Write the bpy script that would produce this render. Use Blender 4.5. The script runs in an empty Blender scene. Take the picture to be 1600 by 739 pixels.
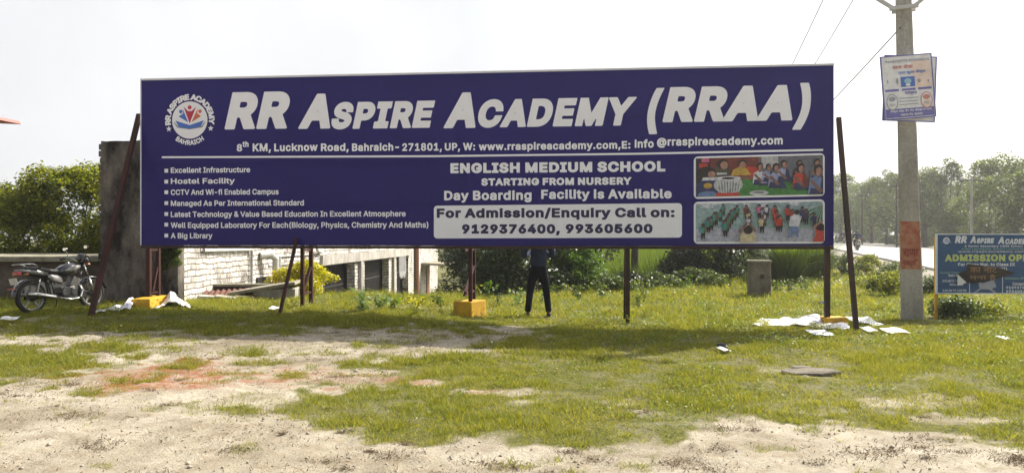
import bpy, math, random, os
import numpy as np
from mathutils import Vector, Matrix, Euler
rnd = random.Random(7)
rng = np.random.default_rng(11)
SC = bpy.context.scene
COL = SC.collection
R = math.radians
F_PX, CXP, HY, CAMZ = 1186.0, 800.0, 372.0, 1.5     # the lens, in pixels of the 1600 px photograph

# ------------------------------------------------------------------ camera, sky, sun, exposure
cam = bpy.data.cameras.new('camera'); co = bpy.data.objects.new('camera', cam); COL.objects.link(co)
co.location = (0, 0, CAMZ); co.rotation_euler = (R(90), 0, 0)
cam.sensor_width = 36; cam.lens = F_PX / 1600 * 36; cam.shift_y = 2.5 / 1600
cam.clip_start = 0.1; cam.clip_end = 3000
SC.camera = co
SUN = Vector((3.6, 2.75, 4.42)).normalized()
EL, AZ = math.asin(SUN.z), math.atan2(SUN.x, SUN.y)
w = bpy.data.worlds.new('World'); SC.world = w; w.use_nodes = True
nt = w.node_tree; bg = nt.nodes['Background']
sky = nt.nodes.new('ShaderNodeTexSky'); sky.sky_type = 'NISHITA'; sky.sun_disc = False
sky.sun_elevation = EL; sky.sun_rotation = AZ; sky.dust_density = 6.0; sky.air_density = 1.0; sky.ozone_density = 1.0
hs = nt.nodes.new('ShaderNodeHueSaturation'); hs.inputs['Saturation'].default_value = 0.36; hs.inputs['Value'].default_value = 0.85
nt.links.new(sky.outputs[0], hs.inputs['Color'])
geo = nt.nodes.new('ShaderNodeTexCoord'); dt = nt.nodes.new('ShaderNodeVectorMath'); dt.operation = 'DOT_PRODUCT'
dt.inputs[1].default_value = (math.sin(AZ) * .94, math.cos(AZ) * .94, .34); nt.links.new(geo.outputs['Generated'], dt.inputs[0])
mr = nt.nodes.new('ShaderNodeMapRange'); mr.interpolation_type = 'SMOOTHSTEP'; mr.inputs[1].default_value = -0.6; mr.inputs[2].default_value = 0.12; nt.links.new(dt.outputs['Value'], mr.inputs[0])
cn = nt.nodes.new('ShaderNodeTexNoise'); cn.inputs['Scale'].default_value = 2.2; cn.inputs['Detail'].default_value = 6; nt.links.new(geo.outputs['Generated'], cn.inputs['Vector'])
cm = nt.nodes.new('ShaderNodeMapRange'); cm.inputs[1].default_value = .3; cm.inputs[2].default_value = .7; cm.inputs[3].default_value = 3.3; cm.inputs[4].default_value = 4.6; nt.links.new(cn.outputs['Fac'], cm.inputs[0])
hz_ = nt.nodes.new('ShaderNodeMix'); hz_.data_type = 'RGBA'; hz_.blend_type = 'LIGHTEN'; sz = nt.nodes.new('ShaderNodeSeparateXYZ'); nt.links.new(geo.outputs['Generated'], sz.inputs[0])
zr = nt.nodes.new('ShaderNodeMapRange'); zr.interpolation_type = 'SMOOTHSTEP'; zr.inputs[1].default_value = .34; zr.inputs[2].default_value = .70; zr.inputs[3].default_value = 1.0; zr.inputs[4].default_value = 0.0; nt.links.new(sz.outputs['Z'], zr.inputs[0])
mu = nt.nodes.new('ShaderNodeMath'); mu.operation = 'MULTIPLY'; nt.links.new(mr.outputs[0], mu.inputs[0]); nt.links.new(zr.outputs[0], mu.inputs[1])
nt.links.new(mu.outputs[0], hz_.inputs[0]); nt.links.new(hs.outputs[0], hz_.inputs[6])
hc_ = nt.nodes.new('ShaderNodeVectorMath'); hc_.operation = 'SCALE'; hc_.inputs[0].default_value = (.985, 1.0, 1.035); nt.links.new(cm.outputs[0], hc_.inputs[3]); nt.links.new(hc_.outputs[0], hz_.inputs[7])
nt.links.new(hz_.outputs[2], bg.inputs['Color'])
bg.inputs['Strength'].default_value = 0.135
sl = bpy.data.lights.new('sun', 'SUN'); sl.energy = 5.0; sl.angle = R(0.6); sl.color = (1.0, 0.93, 0.80)
so = bpy.data.objects.new('sun', sl); COL.objects.link(so); so.rotation_euler = SUN.to_track_quat('Z', 'Y').to_euler()
SC.view_settings.view_transform = 'Standard'; SC.view_settings.look = 'None'
SC.view_settings.exposure = 0.78; SC.view_settings.gamma = 1.0; SC.view_settings.use_curve_mapping = False
SC.render.engine = 'CYCLES'
SC.cycles.max_bounces = 8; SC.cycles.transmission_bounces = 6; SC.cycles.volume_bounces = 0
SC.cycles.transparent_max_bounces = 8

# ------------------------------------------------------------------ helpers
def smooth(a, b, x):
    t = np.clip((np.asarray(x, float) - a) / (b - a), 0, 1); return t * t * (3 - 2 * t)

def _hash(i, j, s):
    n = np.sin(i * 127.1 + j * 311.7 + s * 74.7) * 43758.5453
    return n - np.floor(n)
def noise2(x, y, s=0):
    x = np.asarray(x, float); y = np.asarray(y, float)
    i, j = np.floor(x), np.floor(y); fx, fy = x - i, y - j
    fx = fx * fx * (3 - 2 * fx); fy = fy * fy * (3 - 2 * fy)
    a, b = _hash(i, j, s), _hash(i + 1, j, s); c, d = _hash(i, j + 1, s), _hash(i + 1, j + 1, s)
    return (a * (1 - fx) + b * fx) * (1 - fy) + (c * (1 - fx) + d * fx) * fy
def fbm(x, y, s=0, o=4):
    t, a, n = 0, 0.5, 0
    for k in range(o):
        t = t + a * noise2(x * 2 ** k, y * 2 ** k, s + k * 13); n += a; a *= 0.55
    return t / n

def road_n(X, Y): return ((X - 19.4) - 0.326 * (Y - 37.5)) / 1.052
def road_z(Y): return 0.3 + 0.0060 * (Y - 37.5)
def terrain(X, Y):
    X = np.asarray(X, float); Y = np.asarray(Y, float)
    z = 0.16 * smooth(0.5, -3.5, X) * smooth(8.5, 13.3, Y) + 0.06 * smooth(3, -1, X) * smooth(10, 13, Y)
    edge = np.interp(X, [-9, -1.5, 1.7, 5.4, 9, 14, 20], [17.0, 17.3, 20.2, 22.5, 27, 34, 46])
    dep = np.interp(X, [-9, -1.5, 2, 6, 10, 16], [2.0, 2.0, 1.4, 0.9, 0.5, 0.1])
    drop = smooth(0, 5.0, Y - edge) * dep
    back = smooth(8, 22, Y - edge)
    z = z - drop * (1 - 0.65 * back * smooth(0.5, 4.5, X))
    z = z + 0.035 * (fbm(X * 0.7, Y * 0.7, 3, 3) - 0.5) * 2 * smooth(60, 30, Y)
    n = road_n(X, Y)
    e = smooth(-6.0, -0.6, n)
    z = z * (1 - e) + (road_z(Y) - 0.10) * e
    z = np.where(n > 9.6, road_z(Y) - 0.10 - 0.35 * smooth(9.6, 13, n) + 0.5 * smooth(14, 24, n), z)
    z = np.where((n > 0.15) & (n < 8.85), road_z(Y) - 0.25, z)
    return z
def tz(x, y): return float(terrain(np.array([x]), np.array([y]))[0])
def G(px, py):
    """ground point seen at a pixel of the photograph"""
    d = CAMZ * F_PX / (py - HY)
    for _ in range(30):
        z = tz((px - CXP) / F_PX * d, d); d = d * 0.5 + 0.5 * (CAMZ - z) * F_PX / (py - HY)
    return ((px - CXP) / F_PX * d, d, tz((px - CXP) / F_PX * d, d))
def P(px, py, Y): return Vector(((px - CXP) / F_PX * Y, Y, CAMZ + (HY - py) / F_PX * Y))

def tag(o, label=None, cat=None, group=None, kind=None):
    if label: o['label'] = label
    if cat: o['category'] = cat
    if group: o['group'] = group
    if kind: o['kind'] = kind
    return o
def empty(name, loc, rz=0, **k):
    o = bpy.data.objects.new(name, None); COL.objects.link(o); o.location = loc; o.rotation_euler = (0, 0, rz)
    o.empty_display_size = 0.1
    return tag(o, **k)
def kids(o): return [c for c in bpy.data.objects if c.parent == o]
def dup(o, parent=None):
    c = o.copy(); COL.objects.link(c)
    if parent: c.parent = parent
    for ch in kids(o): dup(ch, c)
    return c

class MB:
    def __init__(s): s.V = []; s.F = []; s.M = []; s.n = 0
    def add(s, v, f, m=0):
        s.V.extend([tuple(p) for p in v]); s.F.extend([tuple(i + s.n for i in q) for q in f]); s.M.extend([m] * len(f)); s.n += len(v)
        return s
    def box(s, c, d, m=0, rot=None, taper=1.0):
        x, y, z = [k / 2 for k in d]; v = []
        for dz, t in ((-z, 1.0), (z, taper)):
            for sx, sy in ((-1, -1), (1, -1), (1, 1), (-1, 1)): v.append(Vector((sx * x * t, sy * y * t, dz)))
        if rot is not None:
            M = rot if isinstance(rot, Matrix) else Euler(rot).to_matrix(); v = [M @ p for p in v]
        return s.add([p + Vector(c) for p in v], [(3, 2, 1, 0), (4, 5, 6, 7), (0, 1, 5, 4), (1, 2, 6, 5), (2, 3, 7, 6), (3, 0, 4, 7)], m)
    def tube(s, pts, r, n=8, m=0, cap=True, sq=None):
        pts = [Vector(p) for p in pts]; k = len(pts); rs = r if isinstance(r, (list, tuple)) else [r] * k
        v, f = [], []; up = Vector((0, 0, 1)); last = None
        for i, p in enumerate(pts):
            t = (pts[min(i + 1, k - 1)] - pts[max(i - 1, 0)]).normalized()
            a = last - t * last.dot(t) if last is not None else (up.cross(t) if abs(t.z) < 0.95 else Vector((1, 0, 0)).cross(t))
            if a.length < 1e-5: a = Vector((1, 0, 0))
            a.normalize(); last = a; b = t.cross(a)
            for j in range(n):
                q = 2 * math.pi * (j + 0.5) / n; v.append(p + (a * math.cos(q) + b * math.sin(q)) * rs[i])
        for i in range(k - 1):
            for j in range(n):
                j2 = (j + 1) % n; f.append((i * n + j, i * n + j2, (i + 1) * n + j2, (i + 1) * n + j))
        if cap: f.append(tuple(reversed(range(n)))); f.append(tuple((k - 1) * n + j for j in range(n)))
        return s.add(v, f, m)
    def bar(s, a, b, wd, m=0): return s.tube([a, b], wd * 0.7071, 4, m)       # square tube
    def lathe(s, prof, n=24, axis='Y', c=(0, 0, 0), m=0, closed=False):
        v, f = [], []; k = len(prof)
        for i in range(n):
            q = 2 * math.pi * i / n
            for r, h in prof:
                if axis == 'Y': p = (r * math.cos(q), h, r * math.sin(q))
                elif axis == 'X': p = (h, r * math.cos(q), r * math.sin(q))
                else: p = (r * math.cos(q), r * math.sin(q), h)
                v.append(Vector(p) + Vector(c))
        for i in range(n):
            i2 = (i + 1) % n
            for j in range(k if closed else k - 1):
                j2 = (j + 1) % k; f.append((i * k + j, i2 * k + j, i2 * k + j2, i * k + j2))
        return s.add(v, f, m)
    def loft(s, rings, m=0, cap=True):
        k = len(rings[0]); v = [p for r in rings for p in r]; f = []
        for i in range(len(rings) - 1):
            for j in range(k):
                j2 = (j + 1) % k; f.append((i * k + j, i * k + j2, (i + 1) * k + j2, (i + 1) * k + j))
        if cap: f.append(tuple(reversed(range(k)))); f.append(tuple((len(rings) - 1) * k + j for j in range(k)))
        return s.add(v, f, m)
    def build(s, name, mats, parent=None, sm=False, bevel=0, loc=None):
        me = bpy.data.meshes.new(name); me.from_pydata(s.V, [], s.F)
        for mm in (mats if isinstance(mats, (list, tuple)) else [mats]): me.materials.append(mm)
        me.polygons.foreach_set('material_index', s.M); me.update()
        o = bpy.data.objects.new(name, me); COL.objects.link(o)
        if parent: o.parent = parent
        if loc: o.location = loc
        if sm: me.shade_smooth()
        if bevel:
            b = o.modifiers.new('bevel', 'BEVEL'); b.width = bevel; b.segments = 2; b.limit_method = 'ANGLE'
        return o

def np_mesh(name, V, F, mats, parent=None, sm=False, mi=None):
    """V (n,3) floats, F (m,k) ints: large meshes in one go"""
    me = bpy.data.meshes.new(name); V = np.asarray(V, np.float32); F = np.asarray(F, np.int32); m, k = F.shape
    me.vertices.add(len(V)); me.vertices.foreach_set('co', V.ravel())
    me.loops.add(m * k); me.loops.foreach_set('vertex_index', F.ravel())
    me.polygons.add(m); me.polygons.foreach_set('loop_start', np.arange(0, m * k, k, dtype=np.int32))
    try: me.polygons.foreach_set('loop_total', np.full(m, k, np.int32))
    except Exception: pass
    for mm in (mats if isinstance(mats, (list, tuple)) else [mats]): me.materials.append(mm)
    if mi is not None: me.polygons.foreach_set('material_index', np.asarray(mi, np.int32))
    me.update(calc_edges=True); me.validate()
    o = bpy.data.objects.new(name, me); COL.objects.link(o)
    if parent: o.parent = parent
    if sm: me.shade_smooth()
    return o

# ------------------------------------------------------------------ materials
class NT:
    def __init__(s, name):
        s.m = bpy.data.materials.new(name); s.m.use_nodes = True; s.t = s.m.node_tree
        s.b = s.t.nodes['Principled BSDF']; s.out = s.t.nodes['Material Output']
    def n(s, typ, **k):
        nd = s.t.nodes.new(typ)
        for a, b in k.items(): setattr(nd, a, b)
        return nd
    def l(s, a, b): s.t.links.new(a, b)
    def noise(s, scale, detail=5, rough=0.6, vec=None, stretch=None):
        nd = s.n('ShaderNodeTexNoise'); nd.inputs['Scale'].default_value = scale; nd.inputs['Detail'].default_value = detail; nd.inputs['Roughness'].default_value = rough
        if vec is None:
            tc = s.n('ShaderNodeTexCoord'); vec = tc.outputs['Object']
        if stretch:
            mp = s.n('ShaderNodeMapping'); mp.inputs['Scale'].default_value = stretch; s.l(vec, mp.inputs[0]); vec = mp.outputs[0]
        s.l(vec, nd.inputs['Vector']); return nd.outputs['Fac']
    def ramp(s, fac, stops):
        nd = s.n('ShaderNodeValToRGB'); e = nd.color_ramp.elements
        while len(e) < len(stops): e.new(0.5)
        for i, (p, c) in enumerate(stops):
            e[i].position = p; e[i].color = (*c, 1) if len(c) == 3 else c
        s.l(fac, nd.inputs[0]); return nd.outputs[0]
    def mix(s, fac, a, b, blend='MIX'):
        nd = s.n('ShaderNodeMix', data_type='RGBA', blend_type=blend)
        for sock, v in ((nd.inputs[0], fac), (nd.inputs[6], a), (nd.inputs[7], b)):
            if isinstance(v, (int, float)): sock.default_value = v
            elif isinstance(v, tuple): sock.default_value = (*v, 1)
            else: s.l(v, sock)
        return nd.outputs[2]
    def math(s, op, a, b=0.0, clamp=False):
        nd = s.n('ShaderNodeMath', operation=op); nd.use_clamp = clamp
        for sock, v in ((nd.inputs[0], a), (nd.inputs[1], b)):
            if isinstance(v, (int, float)): sock.default_value = v
            else: s.l(v, sock)
        return nd.outputs[0]
    def bump(s, h, dist=0.02, st=0.6):
        nd = s.n('ShaderNodeBump'); nd.inputs['Distance'].default_value = dist; nd.inputs['Strength'].default_value = st
        s.l(h, nd.inputs['Height']); s.l(nd.outputs[0], s.b.inputs['Normal'])
    def col(s, c): s.l(c, s.b.inputs['Base Color'])

def plain(name, c, rough=0.6, metal=0.0, var=0.15, scale=6.0, bump=0.0, spec=0.5, coat=0.0):
    k = NT(name)
    f = k.noise(scale, 6, 0.65)
    lo = tuple(max(0, v * (1 - var)) for v in c); hi = tuple(min(1, v * (1 + var)) for v in c)
    k.col(k.ramp(f, [(0.3, lo), (0.7, hi)]))
    k.b.inputs['Roughness'].default_value = rough; k.b.inputs['Metallic'].default_value = metal
    k.b.inputs['Specular IOR Level'].default_value = spec; k.b.inputs['Coat Weight'].default_value = coat
    if bump: k.bump(k.noise(scale * 6, 6), bump, 0.6)
    return k.m
def worn(name, base, stain, amt=0.5, scale=2.0, rough=0.85, bump=0.01, stretch=(1, 1, 0.35), fine=None):
    k = NT(name)
    f = k.noise(scale, 9, 0.7, stretch=stretch); g = k.noise(scale * 9, 6, 0.7)
    c = k.ramp(f, [(amt - 0.16, base), (amt + 0.12, stain)])
    d = k.ramp(g, [(0.3, (0.72, 0.72, 0.72)), (0.7, (1.12, 1.12, 1.12))])
    k.col(k.mix(1.0, c, d, 'MULTIPLY')); k.b.inputs['Roughness'].default_value = rough
    k.b.inputs['Specular IOR Level'].default_value = 0.25
    k.bump(k.math('ADD', f, g), bump, 0.7)
    return k.m
def leafmat(name, cols, trans=0.5, rough=0.5, nscale=0.6, tint=(1.25, 1.25, 0.55)):
    k = NT(name)
    geo = k.n('ShaderNodeNewGeometry'); r = geo.outputs['Random Per Island']
    f = k.noise(nscale, 3, 0.6)
    f2 = k.noise(nscale * 7, 4, 0.65)
    v = k.math('ADD', k.math('ADD', k.math('MULTIPLY', r, 0.45), k.math('MULTIPLY', f, 0.30)), k.math('MULTIPLY', f2, 0.32))
    c = k.ramp(v, [(0.18 + 0.62 * i / (len(cols) - 1), cc) for i, cc in enumerate(cols)])
    k.col(c); k.b.inputs['Roughness'].default_value = rough; k.b.inputs['Specular IOR Level'].default_value = 0.35
    tr = k.n('ShaderNodeBsdfTranslucent'); k.l(k.mix(1.0, c, tint, 'MULTIPLY'), tr.inputs['Color'])
    ms = k.n('ShaderNodeMixShader'); ms.inputs[0].default_value = trans
    k.l(k.b.outputs[0], ms.inputs[1]); k.l(tr.outputs[0], ms.inputs[2]); k.l(ms.outputs[0], k.out.inputs['Surface'])
    return k.m

M = {}
M['rust'] = worn('red_oxide_paint', (0.060, 0.017, 0.013), (0.028, 0.012, 0.010), 0.52, 4.0, 0.6, 0.002)
M['maroon'] = worn('brown_painted_steel', (0.06, 0.028, 0.02), (0.03, 0.018, 0.014), 0.52, 4.0, 0.55, 0.002)
M['black_steel'] = plain('dark_steel', (0.02, 0.02, 0.022), 0.45)
M['yellow'] = worn('yellow_paint', (0.62, 0.36, 0.02), (0.35, 0.20, 0.03), 0.58, 5.0, 0.7, 0.004)
M['concrete'] = worn('grey_concrete', (0.46, 0.44, 0.385), (0.27, 0.25, 0.20), 0.58, 2.5, 0.9, 0.006)
M['oldconcrete'] = worn('old_concrete', (0.25, 0.225, 0.18), (0.12, 0.105, 0.08), 0.52, 3.0, 0.95, 0.02, (1, 1, 0.7))
M['slabtop'] = worn('weathered_slab', (0.33, 0.31, 0.24), (0.18, 0.16, 0.11), 0.55, 2.0, 0.9, 0.01, (1, 1, 1))
M['darkwall'] = worn('mouldy_plaster', (0.25, 0.22, 0.19), (0.018, 0.016, 0.014), 0.48, 1.8, 0.95, 0.02, (1, 1, 0.45))
M['browndark'] = worn('dark_brown_masonry', (0.075, 0.05, 0.038), (0.20, 0.17, 0.14), 0.60, 1.3, 0.95, 0.02, (1, 1, 0.8))
M['whitewash'] = worn('whitewash', (0.52, 0.50, 0.46), (0.25, 0.22, 0.18), 0.55, 2.0, 0.85, 0.006)
M['rustsheet'] = worn('rusty_sheet', (0.20, 0.075, 0.05), (0.10, 0.045, 0.035), 0.5, 4.0, 0.75, 0.006)
M['shutter'] = plain('grey_shutter', (0.045, 0.042, 0.045), 0.5, 0.2, 0.35, 2.0)
M['brownpipe'] = plain('brown_pipe', (0.22, 0.10, 0.055), 0.5)
M['orange_pipe'] = plain('orange_pipe', (0.42, 0.16, 0.05), 0.5)
M['greypipe'] = plain('grey_pipe', (0.5, 0.5, 0.48), 0.5)
M['bark'] = worn('bark', (0.11, 0.08, 0.055), (0.05, 0.036, 0.026), 0.5, 6.0, 0.95, 0.02)
M['cable'] = plain('black_cable', (0.03, 0.03, 0.03), 0.6)
M['tyre'] = plain('rubber', (0.018, 0.018, 0.018), 0.8, bump=0.002)
M['chrome'] = plain('chrome', (0.42, 0.42, 0.41), 0.2, 1.0, 0.05)
M['alloy'] = plain('alloy', (0.30, 0.29, 0.27), 0.32, 0.9, 0.1)
M['bikeblack'] = plain('black_gloss_paint', (0.012, 0.012, 0.014), 0.18, 0.0, 0.1, coat=0.8)
M['bikesilver'] = plain('silver_panel', (0.26, 0.255, 0.25), 0.25, 0.5, 0.1, coat=0.5)
M['seatvinyl'] = plain('seat_vinyl', (0.015, 0.015, 0.016), 0.55)
M['engine'] = plain('cast_engine', (0.07, 0.068, 0.066), 0.4, 0.7, 0.25, 20)
M['redlens'] = plain('red_lens', (0.35, 0.008, 0.008), 0.15, coat=0.6)
M['platewhite'] = plain('white_plate', (0.62, 0.61, 0.55), 0.5)
M['glassy'] = plain('mirror_glass', (0.8, 0.85, 0.9), 0.05, 1.0, 0.02)
M['skin'] = plain('skin', (0.22, 0.11, 0.065), 0.55)
M['shirt'] = plain('navy_shirt', (0.030, 0.043, 0.078), 0.9, var=.3, scale=9, spec=.15, bump=.004)
M['jeans'] = plain('dark_jeans', (0.010, 0.011, 0.016), 0.95, scale=14, spec=.1)
M['shoe'] = plain('shoe', (0.02, 0.02, 0.022), 0.7)
M['hair'] = plain('hair', (0.008, 0.007, 0.006), 0.5)
M['paper'] = plain('white_paper', (0.74, 0.74, 0.74), 0.7)
M['redawn'] = plain('reddish_sheet', (0.28, 0.07, 0.05), 0.5)
M['pebble'] = plain('pebbles', (0.34, 0.30, 0.24), 0.9, 0, 0.4, 9)

# leaf and grass
M['grass'] = leafmat('grass_blades', [(0.065, 0.10, 0.012), (0.155, 0.185, 0.018), (0.27, 0.28, 0.032), (0.42, 0.37, 0.10)], 0.5, 0.55, 0.45, (1.2, 1.15, 0.5))
M['weed'] = leafmat('weed_leaves', [(0.07, 0.12, 0.016), (0.13, 0.19, 0.024), (0.22, 0.26, 0.04)], 0.45, 0.5, 0.8, (1.2, 1.2, 0.5))
M['dry'] = leafmat('dry_stalks', [(0.07, 0.045, 0.026), (0.13, 0.085, 0.05), (0.24, 0.18, 0.10)], 0.25, 0.8, 1.0, (1, 1, 0.9))
M['leaf_bright'] = leafmat('bright_leaves', [(0.034, 0.058, 0.009), (0.095, 0.125, 0.014), (0.20, 0.225, 0.022), (0.33, 0.33, 0.04)], 0.55, 0.45, 0.9, (1.3, 1.25, 0.4))
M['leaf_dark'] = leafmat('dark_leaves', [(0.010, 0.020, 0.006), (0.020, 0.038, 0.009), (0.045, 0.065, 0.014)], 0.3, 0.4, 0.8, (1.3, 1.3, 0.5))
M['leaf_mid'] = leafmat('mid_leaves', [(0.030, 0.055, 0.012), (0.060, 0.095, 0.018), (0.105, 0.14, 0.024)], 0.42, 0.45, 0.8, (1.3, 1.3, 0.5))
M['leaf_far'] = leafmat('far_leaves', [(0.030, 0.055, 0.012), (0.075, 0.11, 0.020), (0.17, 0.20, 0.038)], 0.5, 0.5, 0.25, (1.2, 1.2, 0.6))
M['leaf_yellow'] = leafmat('yellow_leaves', [(0.20, 0.22, 0.012), (0.42, 0.42, 0.015), (0.62, 0.58, 0.03)], 0.45, 0.45, 1.5, (1.2, 1.1, 0.4))
M['leaf_green'] = leafmat('fresh_green_leaves', [(0.03, 0.06, 0.008), (0.07, 0.13, 0.012), (0.13, 0.20, 0.02)], 0.5, 0.45, 0.9, (1.2, 1.35, 0.4))
M['leaf_pale'] = leafmat('pale_leaves', [(0.10, 0.16, 0.05), (0.19, 0.27, 0.10), (0.34, 0.40, 0.22)], 0.4, 0.4, 2.0, (1.1, 1.15, 0.6))
M['reed'] = leafmat('reed_blades', [(0.06, 0.105, 0.014), (0.10, 0.16, 0.02), (0.18, 0.22, 0.035)], 0.5, 0.5, 0.4, (1.25, 1.25, 0.5))

# ------------------------------------------------------------------ the ground
GRASS_POLY = np.array([(-900, 300), (-900, 512), (0, 514), (200, 517), (320, 514), (400, 521), (480, 513), (560, 520), (640, 512), (720, 516), (800, 512), (850, 522),
    (800, 540), (730, 553), (640, 556), (560, 566), (535, 578), (600, 586), (640, 592), (600, 602), (500, 600), (468, 608), (520, 616), (440, 634), (452, 655), (500, 664), (580, 676), (660, 681),
    (740, 676), (830, 688), (930, 692), (1020, 690), (1090, 672), (1180, 662), (1290, 667), (1400, 680), (1470, 690), (1560, 688), (1700, 700), (2400, 720), (2400, 300)], float)
PATCH = [(50, 566, 175, 32, 1.0), (395, 553, 34, 7, .8), (470, 545, 44, 7, .7), (122, 614, 24, 5, .9), (300, 632, 20, 6, .9), (375, 640, 52, 12, .7), (447, 588, 25, 6, .8), (330, 600, 40, 4, .4),
         (250, 550, 60, 8, .45), (110, 645, 50, 8, .35), (700, 690, 40, 6, .5), (1340, 560, 10, 4, .5)]
BARE = [(1430, 630, 75, 13, .6), (660, 597, 34, 8, .9), (790, 612, 70, 6, .7), (975, 628, 24, 6, .6), (1500, 655, 70, 9, .6), (1290, 642, 30, 6, .5), (700, 526, 75, 9, .75), (1240, 582, 60, 8, .4),
        (820, 628, 22, 6, .5), (1000, 648, 26, 5, .5), (560, 590, 60, 5, .5), (420, 508, 60, 5, .5)]
REDS = [(270, 588, 165, 20, 1.0), (470, 590, 80, 9, .5), (640, 596, 45, 6, .8), (765, 611, 40, 4, .4), (210, 600, 80, 12, .8)]
def to_px(X, Y):
    return CXP + X / Y * F_PX, HY + (CAMZ - np.where(Y < 30, terrain(X, Y), 0)) / Y * F_PX
def poly_sd(x, y, poly, ys=2.6):
    p = poly.copy(); p[:, 1] *= ys; y = y * ys
    d = np.full(x.shape, 1e9); ins = np.zeros(x.shape, bool)
    for i in range(len(p)):
        a, b = p[i], p[(i + 1) % len(p)]; e = b - a; l2 = e @ e
        t = np.clip(((x - a[0]) * e[0] + (y - a[1]) * e[1]) / l2, 0, 1)
        d = np.minimum(d, np.hypot(x - a[0] - t * e[0], y - a[1] - t * e[1]))
        c = (a[1] > y) != (b[1] > y)
        if a[1] != b[1]: ins ^= c & (x < (b[0] - a[0]) * (y - a[1]) / (b[1] - a[1]) + a[0])
    return np.where(ins, d, -d)
def cover(X, Y):
    """how grassy (0..1) and how brick-red (0..1) the earth is at a point"""
    Yc = np.maximum(Y, 2.5); px, py = to_px(X, Yc)
    wob = (fbm(X * 1.3, Y * 1.3, 21, 4) - 0.5)
    wob2 = fbm(X * 5.0, Y * 5.0, 23, 4) - 0.5
    g = smooth(-38, 34, poly_sd(px, py, GRASS_POLY) + wob * 130 + wob2 * 90)
    def ell(L):
        t = np.zeros(px.shape)
        for cx, cy, rx, ry, k in L:
            t = np.maximum(t, k * smooth(1.5, 0.35, np.hypot((px - cx) / rx, (py - cy) / ry) + wob * 2.0 + wob2 * 2.2))
        return t
    near = Yc < 13
    g = np.maximum(g, np.where(near, ell(PATCH), 0)); g = g * (1 - np.where(near, ell(BARE), 0))
    g = g * (0.62 + 0.38 * smooth(0.36, 0.52, fbm(X * 2.1, Y * 2.1, 40, 4)))
    sp = smooth(0.66, 0.74, fbm(X * 2.6 + 9, Y * 2.6, 77, 4)) * 0.45                  # stray tufts on the bare earth
    sp2 = smooth(.50, .66, fbm(X * 1.7 + 5, Y * 3.2, 83, 5)) * .5 * smooth(660, 600, py) * smooth(900, 600, px)      # thin worn turf on the left
    g = np.maximum(np.maximum(g, sp), np.where(near, sp2, 0))
    n = road_n(X, Y)
    g = g * (1 - 0.95 * smooth(-2.7, -1.9, n + wob * 1.5) * smooth(19, 26, Y))
    red = np.where(near, ell(REDS), 0)
    return np.clip(g, 0, 1), red
def axis(segs):
    out = []
    for a, b, s in segs: out.append(np.arange(a, b, s))
    return np.concatenate(out + [[segs[-1][1]]])
ax_ = axis([(-700, -100, 60), (-100, -30, 10), (-30, -14, 1.0), (-14, 14, 0.065), (14, 40, 0.7), (40, 120, 6), (120, 800, 60)])
ay_ = axis([(-60, -6, 6), (-6, 3.6, 1.2), (3.6, 13.5, 0.055), (13.5, 30, 0.22), (30, 90, 1.2), (90, 300, 10), (300, 1500, 100)])
GX, GY = np.meshgrid(ax_, ay_)
GZ = terrain(GX, GY)
cv, rd = cover(GX.ravel(), GY.ravel())
# trodden, lumpy earth where the grass is thin
def lumps(X, Y, c):
    l = (fbm(X * 7, Y * 7, 5, 4) - 0.5) * 0.030 + np.maximum(fbm(X * 11, Y * 11, 15, 3) - .62, 0) * .16 + (fbm(X * 1.3, Y * 1.3, 8, 3) - 0.5) * 0.03
    return np.where((Y > 3.6) & (Y < 14) & (np.abs(X) < 14), l * (1 - 0.6 * c), 0)
GZ = GZ + lumps(GX, GY, cv.reshape(GX.shape))
ny, nx = GX.shape
ii = np.arange(ny * nx).reshape(ny, nx)
FQ = np.stack([ii[:-1, :-1], ii[:-1, 1:], ii[1:, 1:], ii[1:, :-1]], -1).reshape(-1, 4)
k = NT('earth')
at = k.n('ShaderNodeAttribute', attribute_name='cover'); ar = k.n('ShaderNodeAttribute', attribute_name='redness'); ag = k.n('ShaderNodeAttribute', attribute_name='gravel')
n1 = k.noise(0.9, 8, 0.7); n2 = k.noise(7, 8, 0.72); n3 = k.noise(45, 5, 0.7)
sand = k.ramp(n1, [(0.34, (0.225, 0.19, 0.135)), (0.5, (0.345, 0.305, 0.235)), (0.64, (0.46, 0.42, 0.34))])
sand = k.mix(k.math('MULTIPLY', k.ramp(n2, [(0.50, (0, 0, 0)), (0.68, (1, 1, 1))]), 0.5), sand, (0.20, 0.145, 0.085))
sand = k.mix(k.math('MULTIPLY', k.ramp(n3, [(0.56, (0, 0, 0)), (0.66, (1, 1, 1))]), 0.40), sand, (0.20, 0.145, 0.09))
soil = k.ramp(n2, [(0.3, (0.06, 0.062, 0.018)), (0.55, (0.12, 0.12, 0.032)), (0.75, (0.24, 0.215, 0.09))])
gfac = k.math('ADD', at.outputs['Fac'], k.math('MULTIPLY', k.math('SUBTRACT', n2, 0.5), 0.7), True)
base = k.mix(k.ramp(gfac, [(0.25, (0, 0, 0)), (0.7, (1, 1, 1))]), sand, soil)
rfac = k.math('MULTIPLY', ar.outputs['Fac'], k.ramp(n2, [(0.38, (0.12, .12, .12)), (0.58, (1, 1, 1))]))
base = k.mix(k.math('MULTIPLY', rfac, 0.85), base, (0.30, 0.105, 0.05))
grav = k.ramp(n3, [(0.35, (0.16, 0.145, 0.12)), (0.65, (0.36, 0.33, 0.28))])
base = k.mix(ag.outputs['Fac'], base, grav)
k.col(base); k.b.inputs['Roughness'].default_value = 0.95; k.b.inputs['Specular IOR Level'].default_value = 0.15
k.bump(k.math('ADD', k.math('MULTIPLY', n2, 1.0), k.math('MULTIPLY', n3, 0.5)), 0.035, 0.9)
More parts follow.
